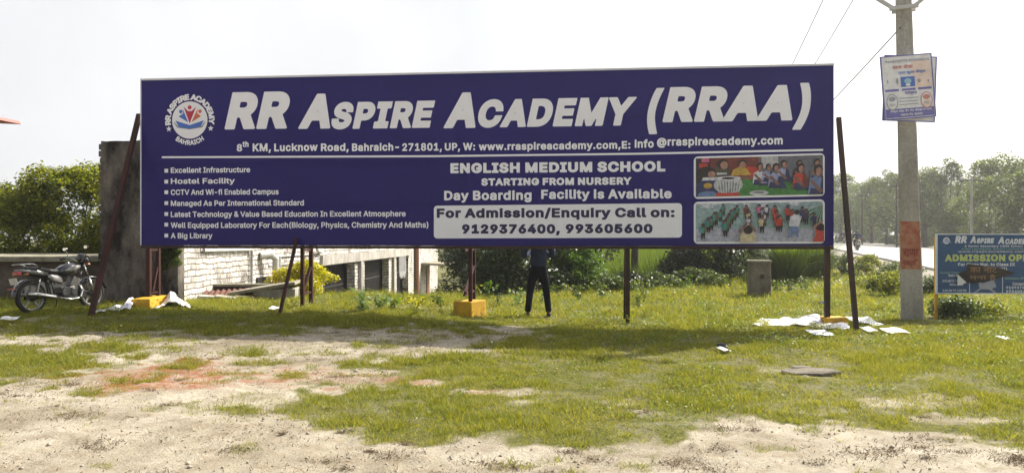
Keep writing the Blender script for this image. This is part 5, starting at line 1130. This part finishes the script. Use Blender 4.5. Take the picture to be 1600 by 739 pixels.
px0 = P(841, 0, 14.05); pz = tz(px0.x, 14.05)
man = empty('person', (px0.x, 14.05, pz), R(0), label='person in a dark navy shirt and jeans standing behind the billboard, seen from behind', cat='person')
J = [(0, 0, .97, .085), (0, 0, 1.13, .085), (0, .02, 1.30, .09), (0, .04, 1.43, .07), (0, .06, 1.50, .055), (0, .085, 1.58, .075), (0, .10, 1.655, .092), (0, .09, 1.715, .07)]; E = [(i, i + 1) for i in range(7)]
for s in (-1, 1):
    a = chain(J, E, 0, [(s * .09, 0, .88, .065), (s * .13, .01, .68, .060), (s * .155, .02, .50, .056), (s * .17, .0, .30, .052), (s * .19, -.01, .09, .038)]); chain(J, E, a, [(s * .195, .06, .045, .042), (s * .21, .16, .03, .035)])
    a = chain(J, E, 3, [(s * .12, .03, 1.42, .06), (s * .19, .03, 1.385, .052), (s * .245, .00, 1.24, .043), (s * .265, .00, 1.13, .038), (s * .20, .14, 1.15, .033), (s * .10, .26, 1.22, .026)])
    hand(J, E, a, Vector((-s * .5, .85, .25)), Vector((.1, 0.2, 1)) * -1, Vector((-s, -.4, 0)))
skin_obj('body', J, E, M['skin'], man)
J = [(0, 0, .90, (.165, .135)), (0, 0, 1.0, (.165, .135)), (0, .0, 1.16, (.155, .125)), (0, .02, 1.31, (.17, .13)), (0, .035, 1.41, (.12, .095)), (0, .05, 1.475, .068)]; E = [(i, i + 1) for i in range(5)]
for s in (-1, 1): chain(J, E, 4, [(s * .13, .03, 1.405, .082), (s * .20, .03, 1.37, .072), (s * .252, .0, 1.24, .064), (s * .272, .0, 1.12, .060), (s * .205, .135, 1.15, .054), (s * .125, .235, 1.205, .046)])
skin_obj('shirt', J, E, M['shirt'], man)
J = [(0, 0, 1.02, (.15, .125)), (0, -.005, .90, (.155, .135))]; E = [(0, 1)]
for s in (-1, 1): chain(J, E, 1, [(s * .085, 0, .80, .100), (s * .125, .01, .66, .088), (s * .15, .02, .50, .074), (s * .168, .0, .32, .068), (s * .188, -.01, .16, .062), (s * .192, -.005, .085, .064)])
skin_obj('trousers', J, E, M['jeans'], man)
for s in (-1, 1): J = [(s * .192, -.05, .05, .045), (s * .195, .03, .05, .048), (s * .205, .13, .04, .045), (s * .212, .20, .035, .034)]; skin_obj('shoe', J, [(0, 1), (1, 2), (2, 3)], M['shoe'], man)
hc = Vector((0, .10, 1.645)); face_parts(man, hc, .100, Vector((0, 1, 0))); hair_cap(man, hc, .108, Vector((0, 1, 0)), M['hair'])

# ------------------------------------------------------------------ motorcycle
def wheel(root, x, r_, wd, name='wheel', disc=True):
    wh = empty(name, (x, 0, r_), 0); wh.parent = root
    t = wd / 2; mb = MB(); mb.lathe([(r_ - .065, -t * .75), (r_ - .03, -t), (r_ - .008, -t * .62), (r_, 0), (r_ - .008, t * .62), (r_ - .03, t), (r_ - .065, t * .75)], 40, closed=True); mb.build('tyre', M['tyre'], wh, sm=True)
    mb = MB(); mb.lathe([(r_ - .06, -t * .72), (r_ - .078, -t * .62), (r_ - .085, 0), (r_ - .078, t * .62), (r_ - .06, t * .72), (r_ - .066, 0)], 40, closed=True)
    for i in range(5):
        a = 6.2832 * i / 5 + .3; ca, sa = math.cos(a), math.sin(a); mb.tube([(.035 * ca, 0, .035 * sa), ((r_ - .075) * ca, 0, (r_ - .075) * sa)], [.026, .017], 6)
    mb.build('rim', M['alloy'], wh, sm=False)
    mb = MB(); mb.lathe([(.0, -.075), (.045, -.075), (.06, -.03), (.06, .03), (.045, .075), (0, .075)], 18)
    if disc: mb.lathe([(.02, -.055), (.085, -.055), (.085, -.045), (.02, -.045)], 20)
    mb.build('hub', M['engine'], wh, sm=True); return wh
def make_bike(root):
    wheel(root, -.64, .30, .105); wheel(root, .64, .295, .085)
    mb = MB(); mb.tube([(.47, 0, .80), (.28, 0, .72), (-.05, 0, .60), (-.30, 0, .62), (-.75, 0, .74)], .024, 8); mb.tube([(.45, 0, .74), (.30, 0, .40), (.12, 0, .27), (-.22, 0, .28), (-.30, 0, .60)], .022, 8)
    for s in (-1, 1): mb.tube([(-.22, s * .09, .30), (-.64, s * .09, .30)], .02, 8); mb.tube([(-.22, s * .08, .29), (-.28, s * .08, .62)], .018, 6)
    mb.build('frame', M['black_steel'], root, sm=True)
    for s in (-1, 1):
        mb = MB(); mb.tube([(.64, s * .085, .295), (.53, s * .085, .60)], .026, 10); mb.tube([(.53, s * .085, .60), (.445, s * .085, .86)], .017, 10); mb.build('fork', M['chrome'], root, sm=True)
        mb = MB(); mb.tube([(-.60, s * .11, .36), (-.52, s * .11, .63)], .014, 8); pts = [Vector((-.60, s * .11, .38)).lerp(Vector((-.535, s * .11, .58)), t) + Vector((.026 * math.cos(t * 44), .026 * math.sin(t * 44), 0)) for t in np.linspace(0, 1, 56)]; mb.tube(pts, .006, 5); mb.build('shock_absorber', M['chrome'], root, sm=True)
    # tank
    def ring(x, w_, z0, z1, n=14): return [(x, w_ * math.copysign(abs(math.cos(6.2832 * i / n)) ** .75, math.cos(6.2832 * i / n)), (z0 + z1) / 2 + (z1 - z0) / 2 * math.copysign(abs(math.sin(6.2832 * i / n)) ** .8, math.sin(6.2832 * i / n))) for i in range(n)]
    mb = MB(); mb.loft([ring(x, w_, a, b) for x, w_, a, b in ((-.10, .04, .70, .78), (-.06, .09, .67, .82), (.04, .13, .66, .875), (.18, .15, .67, .905), (.30, .135, .70, .90), (.38, .09, .74, .87), (.41, .04, .77, .83))]); tk_ = mb.build('fuel_tank', M['bikeblack'], root, sm=True)
    mb = MB()
    for s in (-1, 1):
        mb.loft([[(x, s * (y + d), z + q) for d, q in ((0, -hh), (.010, -hh * .5), (.012, 0), (.010, hh * .5), (0, hh))] for x, y, z, hh in ((.0, .105, .755, .02), (.10, .140, .775, .05), (.22, .146, .80, .06), (.33, .118, .825, .03))], cap=False)
    mb.build('tank_decal', M['bikesilver'], tk_, sm=True)
    mb = MB(); mb.lathe([(0, .02), (.03, .02), (.034, 0)], 14, 'Z', (.16, 0, .903)); mb.build('filler_cap', M['chrome'], tk_, sm=True)
    mb = MB(); mb.loft([ring(x, w_, a, b) for x, w_, a, b in ((-.08, .07, .71, .79), (-.16, .115, .70, .795), (-.34, .13, .72, .81), (-.44, .13, .73, .845), (-.60, .12, .75, .86), (-.74, .09, .78, .86), (-.79, .04, .80, .84))]); mb.build('seat', M['seatvinyl'], root, sm=True)
    for s in (-1, 1):
        mb = MB(); mb.loft([[(x, s * (y + d), z + q) for d, q in ((0, -hh), (.022, -hh * .5), (.028, 0), (.022, hh * .6), (0, hh))] for x, y, z, hh in ((-.06, .085, .57, .07), (-.16, .10, .60, .085), (-.28, .105, .63, .07), (-.36, .10, .665, .04))], cap=True); mb.build('side_panel', M['bikesilver'], root, sm=True)
        mb = MB(); mb.loft([[(x, s * (y + d), z + q) for d, q in ((0, -hh), (.02, -hh * .4), (.024, 0), (.02, hh * .6), (0, hh))] for x, y, z, hh in ((-.36, .10, .71, .045), (-.52, .105, .735, .052), (-.70, .085, .765, .045), (-.88, .05, .80, .02))], cap=True); mb.build('tail_panel', M['bikesilver'], root, sm=True)
    mb = MB(); mb.tube([(-.50, -.13, .83), (-.66, -.14, .90), (-.88, -.11, .905), (-.93, 0, .90), (-.88, .11, .905), (-.66, .14, .90), (-.50, .13, .83)], .013, 8); mb.build('grab_rail', M['chrome'], root, sm=True)
    mb = MB(); mb.loft([[(-.84, y, z) for y, z in ((-.07, .70), (.07, .70), (.075, .78), (-.075, .78))], [(-.93, y, z) for y, z in ((-.05, .71), (.05, .71), (.055, .77), (-.055, .77))]]); mb.build('tail_light', M['redlens'], root, bevel=.008)
    mb = MB(); mb.box((-.955, 0, .60), (.008, .19, .12), rot=(0, R(-14), 0)); mb.build('number_plate', M['platewhite'], root)
    mb = MB(); pts = [(-.64 + .345 * math.cos(a), .300 + .345 * math.sin(a)) for a in np.linspace(R(62), R(176), 16)]
    mb.loft([[(x, y, z + dz) for y, dz in ((-.07, -.03), (-.05, 0), (.05, 0), (.07, -.03))] for x, z in pts], cap=False); mb.build('rear_mudguard', M['bikeblack'], root, sm=True).modifiers.new('thick', 'SOLIDIFY').thickness = .006
    mb = MB(); pts = [(.64 + .335 * math.cos(a), .295 + .335 * math.sin(a)) for a in np.linspace(R(18), R(150), 16)]
    mb.loft([[(x, y, z + dz) for y, dz in ((-.06, -.03), (-.04, 0), (.04, 0), (.06, -.03))] for x, z in pts], cap=False); mb.build('front_mudguard', M['bikeblack'], root, sm=True).modifiers.new('thick', 'SOLIDIFY').thickness = .006
    mb = MB(); mb.box((-.64 - .36, 0, .47), (.03, .17, .02)); mb.build('reflector', M['redlens'], root)
    en = MB(); en.box((.06, 0, .36), (.30, .20, .18)); en.lathe([(0, -.13), (.085, -.13), (.10, -.10), (.10, .10), (.085, .13), (0, .13)], 20, 'Y', (.0, 0, .34)); en.lathe([(0, -.12), (.075, -.12), (.08, .12), (0, .12)], 18, 'Y', (.17, 0, .35)); eng = en.build('engine', M['engine'], root, bevel=.012)
    mb = MB()
    for i in range(8): mb.box((.19 + .012 * i, 0, .455 + .021 * i), (.15, .17, .009), rot=(0, R(28), 0))
    mb.box((.235, 0, .53), (.11, .12, .20), rot=(0, R(28), 0)); mb.build('cylinder_fins', M['alloy'], eng)
    mb = MB(); mb.tube([(.30, -.07, .50), (.37, -.10, .36), (.28, -.13, .22), (.08, -.14, .20), (-.20, -.15, .25)], .021, 10); mb.tube([(-.18, -.155, .245), (-.30, -.16, .27), (-.62, -.165, .33), (-.82, -.165, .36)], [.03, .048, .05, .038], 14); mb.build('exhaust', M['chrome'], root, sm=True)
    mb = MB(); mb.tube([(.34, -.35, 1.00), (.40, -.20, 1.015), (.43, -.06, .92), (.43, .06, .92), (.40, .20, 1.015), (.34, .35, 1.00)], .013, 8); hb = mb.build('handlebar', M['chrome'], root, sm=True)
    for s in (-1, 1):
        mb = MB(); mb.tube([(.33, s * .24, 1.004), (.31, s * .37, .995)], .018, 8); mb.build('grip', M['tyre'], hb, sm=True)
        mb = MB(); mb.tube([(.38, s * .23, 1.02), (.36, s * .27, 1.16)], .007, 6); mb.loft([[(.35 + dx, s * .28 + .055 * math.cos(6.2832 * i / 12), 1.19 + .036 * math.sin(6.2832 * i / 12)) for i in range(12)] for dx in (-.012, .014)]); mb.build('mirror', M['bikeblack'], hb, sm=False)
        mb = MB(); mb.add([(.336, s * .28 + .047 * math.cos(6.2832 * i / 12), 1.19 + .03 * math.sin(6.2832 * i / 12)) for i in range(12)], [tuple(range(12))]); mb.build('mirror_glass', M['glassy'], hb)
    mb = MB(); mb.loft([ring2 for ring2 in [[(x, w_ * math.cos(6.2832 * i / 14), zc + hh * math.sin(6.2832 * i / 14)) for i in range(14)] for x, w_, zc, hh in ((.40, .06, 1.0, .06), (.46, .12, .97, .12), (.54, .125, .93, .13), (.585, .10, .91, .095))]]); fa = mb.build('headlamp_cowl', M['bikeblack'], root, sm=True)
    mb = MB(); mb.lathe([(0, .022), (.05, .016), (.085, 0)], 16, 'X', (.583, 0, .91)); mb.build('headlamp', M['glassy'], fa, sm=True)
    for x, z in ((-.80, .72), (.50, .86)):
        for s in (-1, 1): mb = MB(); mb.tube([(x, s * .06, z), (x - .01, s * .13, z)], .007, 6); mb.loft([[(x - .01 + dx, s * .15 + .03 * math.cos(6.2832 * i / 10), z + .02 * math.sin(6.2832 * i / 10)) for i in range(10)] for dx in (-.02, .02)]); mb.build('indicator', M['orange_pipe'], root)
    mb = MB(); mb.tube([(-.02, .10, .26), (.04, .26, .02)], .011, 6); mb.tube([(-.12, -.17, .27), (-.12, -.30, .27)], .014, 6); mb.tube([(-.12, .17, .27), (-.12, .28, .27)], .014, 6); mb.tube([(.24, -.14, .24), (.34, -.20, .22)], .01, 6); mb.build('side_stand', M['black_steel'], root)
    mb = MB(); mb.box((-.42, .125, .30), (.55, .03, .09)); mb.build('chain_cover', M['bikeblack'], root, bevel=.01)
    return root
gx, gy, gz = G(46, 491); th_ = R(70)
bike = empty('motorcycle', (gx + .64 * math.cos(th_), gy + .64 * math.sin(th_), tz(gx + .5, gy + .5)), th_, label='black and silver motorcycle parked beside the low platform at the left', cat='motorcycle', group='motorcycles')
bike.rotation_euler = (R(-5), 0, th_); bike.scale = (.93, .93, .93)
make_bike(bike)
# riders far down the road
RA = math.atan2(1, .326)
def rider(loc, rz, label, mat, helm):
    r = empty('person', loc, rz, label=label, cat='person', group='riders on the road')
    J = [(-.22, 0, .88, .12), (-.20, 0, 1.05, .13), (-.16, 0, 1.25, .14), (-.13, 0, 1.36, .08), (-.11, 0, 1.42, .055), (-.09, 0, 1.50, .09), (-.08, 0, 1.57, .08)]; E = [(i, i + 1) for i in range(6)]
    for s in (-1, 1):
        chain(J, E, 0, [(-.10, s * .12, .84, .085), (.14, s * .20, .76, .07), (.05, s * .20, .50, .052), (-.02, s * .20, .33, .04), (.08, s * .20, .29, .035)])
        a = chain(J, E, 3, [(-.13, s * .17, 1.34, .06), (-.05, s * .27, 1.14, .05), (.18, s * .30, 1.03, .04), (.30, s * .31, 1.01, .032)])
    skin_obj('body', J, E, M['skin'], r)
    J = [(-.22, 0, .92, .135), (-.20, 0, 1.08, .145), (-.16, 0, 1.25, .155), (-.13, 0, 1.36, .09)]; E = [(0, 1), (1, 2), (2, 3)]
    for s in (-1, 1): chain(J, E, 3, [(-.13, s * .18, 1.335, .075), (-.05, s * .28, 1.14, .062), (.10, s * .30, 1.07, .055)])
    skin_obj('shirt', J, E, mat, r)
    J = [(-.22, 0, .90, .14)]; E = []
    for s in (-1, 1): chain(J, E, 0, [(-.10, s * .12, .85, .10), (.14, s * .20, .76, .083), (.05, s * .20, .50, .066), (-.01, s * .20, .36, .055)])
    skin_obj('trousers', J, E, M['jeans'], r)
    hair_cap(r, Vector((-.08, 0, 1.52)), .115, Vector((1, 0, 0)), helm); return r
for px, s, n, lb, lr, mt, hm in [(1338, 26, 3.6, 'dark two wheeler seen from behind on the road, largest of those riding', 'person in dark clothes riding the largest two wheeler on the road', M['shirt'], M['hair']),
                         (1318, 66, 6.2, 'small dark two wheeler on the road, middle one of the far riders', 'person on the middle far two wheeler', M['jeans'], M['hair']),
                         (1307, 74, 7.4, 'hazy two wheeler farthest along the road near the billboard edge', 'pale clothed person on the farthest two wheeler', M['paperback'], M['engine'])]:
    # slide across the road until the wanted column is met
    for q in np.arange(.6, 8.6, .1):
        x, y, z = road_pt(s, q)
        if CXP + x / y * F_PX > px: break
    x, y, z = road_pt(s, q, crown(q)); b2 = dup(bike); b2.location = (x, y, z); b2.rotation_euler = (0, 0, RA + (0 if px != 1307 else math.pi)); b2['label'] = lb
    rider((x, y, z), b2.rotation_euler[2], lr, mt, hm)

# ------------------------------------------------------------------ cloths, papers, slab
k = NT('white_cloth'); k.b.inputs['Base Color'].default_value = (.74, .73, .78, 1); k.b.inputs['Roughness'].default_value = .75; k.bump(k.noise(9, 5, .6), .01, .4); M['cloth'] = k.m
def cloth(name, corners, res, hf, label, cat, mat='cloth'):
    """crumpled sheet over the quad of ground points"""
    a, b, c, d = [np.array(q[:2]) for q in corners]; s, t = np.meshgrid(np.linspace(0, 1, res), np.linspace(0, 1, res // 2))
    w_ = .10 * (fbm(s * 5, t * 5, 12, 3) - .5); s2, t2 = s + w_ * np.sin(np.pi * s) * .6 , t + 1.4 * (fbm(s * 4 + 5, t * 2, 19, 3) - .5) * .45
    X = (a[0] * (1 - s2) + b[0] * s2) * (1 - t2) + (d[0] * (1 - s2) + c[0] * s2) * t2; Y = (a[1] * (1 - s2) + b[1] * s2) * (1 - t2) + (d[1] * (1 - s2) + c[1] * s2) * t2
    Z = terrain(X, Y) + .025 + hf(s, t); ii = np.arange(X.size).reshape(X.shape)
    o = np_mesh(name, np.stack([X, Y, Z], -1).reshape(-1, 3), np.stack([ii[:-1, :-1], ii[:-1, 1:], ii[1:, 1:], ii[1:, :-1]], -1).reshape(-1, 4), M[mat], sm=True)
    o.modifiers.new('thick', 'SOLIDIFY').thickness = .004; return tag(o, label, cat)
rid = lambda s, t, f, sd: np.abs(fbm(s * f, t * f * .6, sd, 3) - .5) * 2
bump_ = lambda s, t, cx, cy, rx, ry, h: h * np.exp(-((s - cx) / rx) ** 2 - ((t - cy) / ry) ** 2)
cloth('white_cloth', [G(1176, 509), G(1328, 518), G(1322, 506), G(1190, 499)], 90, lambda s, t: .05 * rid(s, t, 7, 2) + bump_(s, t, .32, .55, .07, .3, .07) + bump_(s, t, .62, .75, .14, .3, .13) + bump_(s, t, .9, .4, .1, .3, .03), 'crumpled white cloth spread on the grass before the right hand footing', 'cloth')
cloth('white_cloth', [G(140, 491), G(204, 488), G(214, 478), G(168, 484)], 60, lambda s, t: .04 * rid(s, t, 6, 5) + bump_(s, t, .45, .5, .12, .4, .05) + bump_(s, t, .88, .6, .16, .5, .17), 'white cloth heap on the grass left of the left hand footing', 'cloth')
cloth('white_cloth', [G(236, 482), G(298, 484), G(290, 474), G(240, 472)], 60, lambda s, t: .04 * rid(s, t, 6, 9) + bump_(s, t, .55, .5, .22, .5, .24) + bump_(s, t, .9, .4, .1, .4, .04), 'white cloth heap behind the left hand footing', 'cloth')
cloth('dark_cloth', [G(1279, 491), G(1294, 491), G(1294, 487), G(1280, 487)], 24, lambda s, t: .16 + .05 * rid(s, t, 4, 3) + bump_(s, t, .5, .5, .5, .5, .05), 'dark bundled cloth lying on the right hand footing', 'cloth', 'shirt')
for i, (px, py, wpx, hy, rz, lb, m_) in enumerate([
    (1281, 525.5, 33, .22, .1, 'white paper sheet on the grass in front of the spread cloth', 'paper'), (1345, 505, 36, .28, -.1, 'pale sheet lying right of the right hand footing', 'paperback'), (1362, 510, 22, .2, .2, 'small pale sheet right of the brace foot', 'paper'),
    (1357, 520, 17, .18, .0, 'small white paper just right of the brace foot', 'paper'), (1398, 522, 35, .2, .05, 'long white paper on the grass below the power pole', 'paper'), (1131, 552, 13, .12, .3, 'small white scrap with a dark lump on the open grass', 'paper'),
    (1570, 534, 16, .12, .2, 'small white scrap on the grass below the blue sign', 'paper'), (15, 503, 26, .14, .3, 'white scrap on the shaded grass at the left edge', 'paper'), (431, 486, 18, .14, .0, 'pale scrap beside the foot of the ladder brace', 'paperback'), (1503, 488, 11, .10, .8, 'white scrap caught in the shrub under the blue sign', 'paper')]):
    x, y, z = G(px, py); wd = wpx / F_PX * y; g = random.Random(500 + i); mb = MB(); n = 7
    V = [((a / n - .5) * wd * g.uniform(.92, 1.0), (b / 3 - .5) * hy * (1.6 if i != 9 else 1) + g.uniform(-.015, .015), .01 + .008 * math.sin(a * .9 + i) + .008 * g.random()) for b in range(4) for a in range(n + 1)]
    mb.add(V, [(b * (n + 1) + a, b * (n + 1) + a + 1, (b + 1) * (n + 1) + a + 1, (b + 1) * (n + 1) + a) for b in range(3) for a in range(n)])
    o = mb.build('paper_scrap', M[m_], sm=False); o.location = (x, y, z + (.05 if y < 15 else .1)); o.rotation_euler = (.12, 0, rz); o.modifiers.new('thick', 'SOLIDIFY').thickness = .003; tag(o, lb, 'paper', 'papers on the grass')
x, y, z = G(1129, 548); mb = MB(); g = random.Random(5); mb.lathe([(.0, 0), (.07, .0), (.085, .03), (.06, .07), (.0, .08)], 9, 'Z'); mb.V = [(a * g.uniform(.7, 1.2), b * g.uniform(.6, 1), c) for a, b, c in mb.V]; o = mb.build('dark_stone', M['black_steel']); o.location = (x, y + .05, z + .02); tag(o, 'small dark lump beside the white scrap on the open grass', 'stone')
def slab(name, px, py, wpx, dep, th, label, seed):
    x, y, z = G(px, py); wd = wpx / F_PX * y / 2; g = random.Random(seed); n = 14; ring_ = [(wd * math.cos(6.2832 * i / n) * g.uniform(.85, 1.08), dep * math.sin(6.2832 * i / n) * g.uniform(.8, 1.1)) for i in range(n)]
    mb = MB(); mb.loft([[(a, b, -.05) for a, b in ring_], [(a, b, th * .8) for a, b in ring_], [(a * .93, b * .92, th + .008 * g.random()) for a, b in ring_]]); o = mb.build(name, M['oldconcrete']); o.location = (x, y, z + .02); o.rotation_euler = (.05, -.02, -.08); tag(o, label, 'stone slab')
slab('stone_slab', 1267, 585, 92, .15, .022, 'flat broken grey slab lying in the grass at the right', 3)
slab('stone_slab', 1252, 577, 34, .08, .012, 'small slab piece behind the flat broken slab', 4)

# pale haze of a humid morning
hz = MB(); hz.box((0, 280, 22), (760, 640, 52)); k = NT('haze_air'); k.t.nodes.remove(k.b); pv = k.n('ShaderNodeVolumePrincipled'); pv.inputs['Color'].default_value = (.93, .95, .97, 1); pv.inputs['Density'].default_value = .0008; pv.inputs['Anisotropy'].default_value = .45
k.l(pv.outputs[0], k.out.inputs['Volume']); tag(hz.build('haze', k.m), 'thin pale haze in the air over the road', 'haze', kind='stuff')
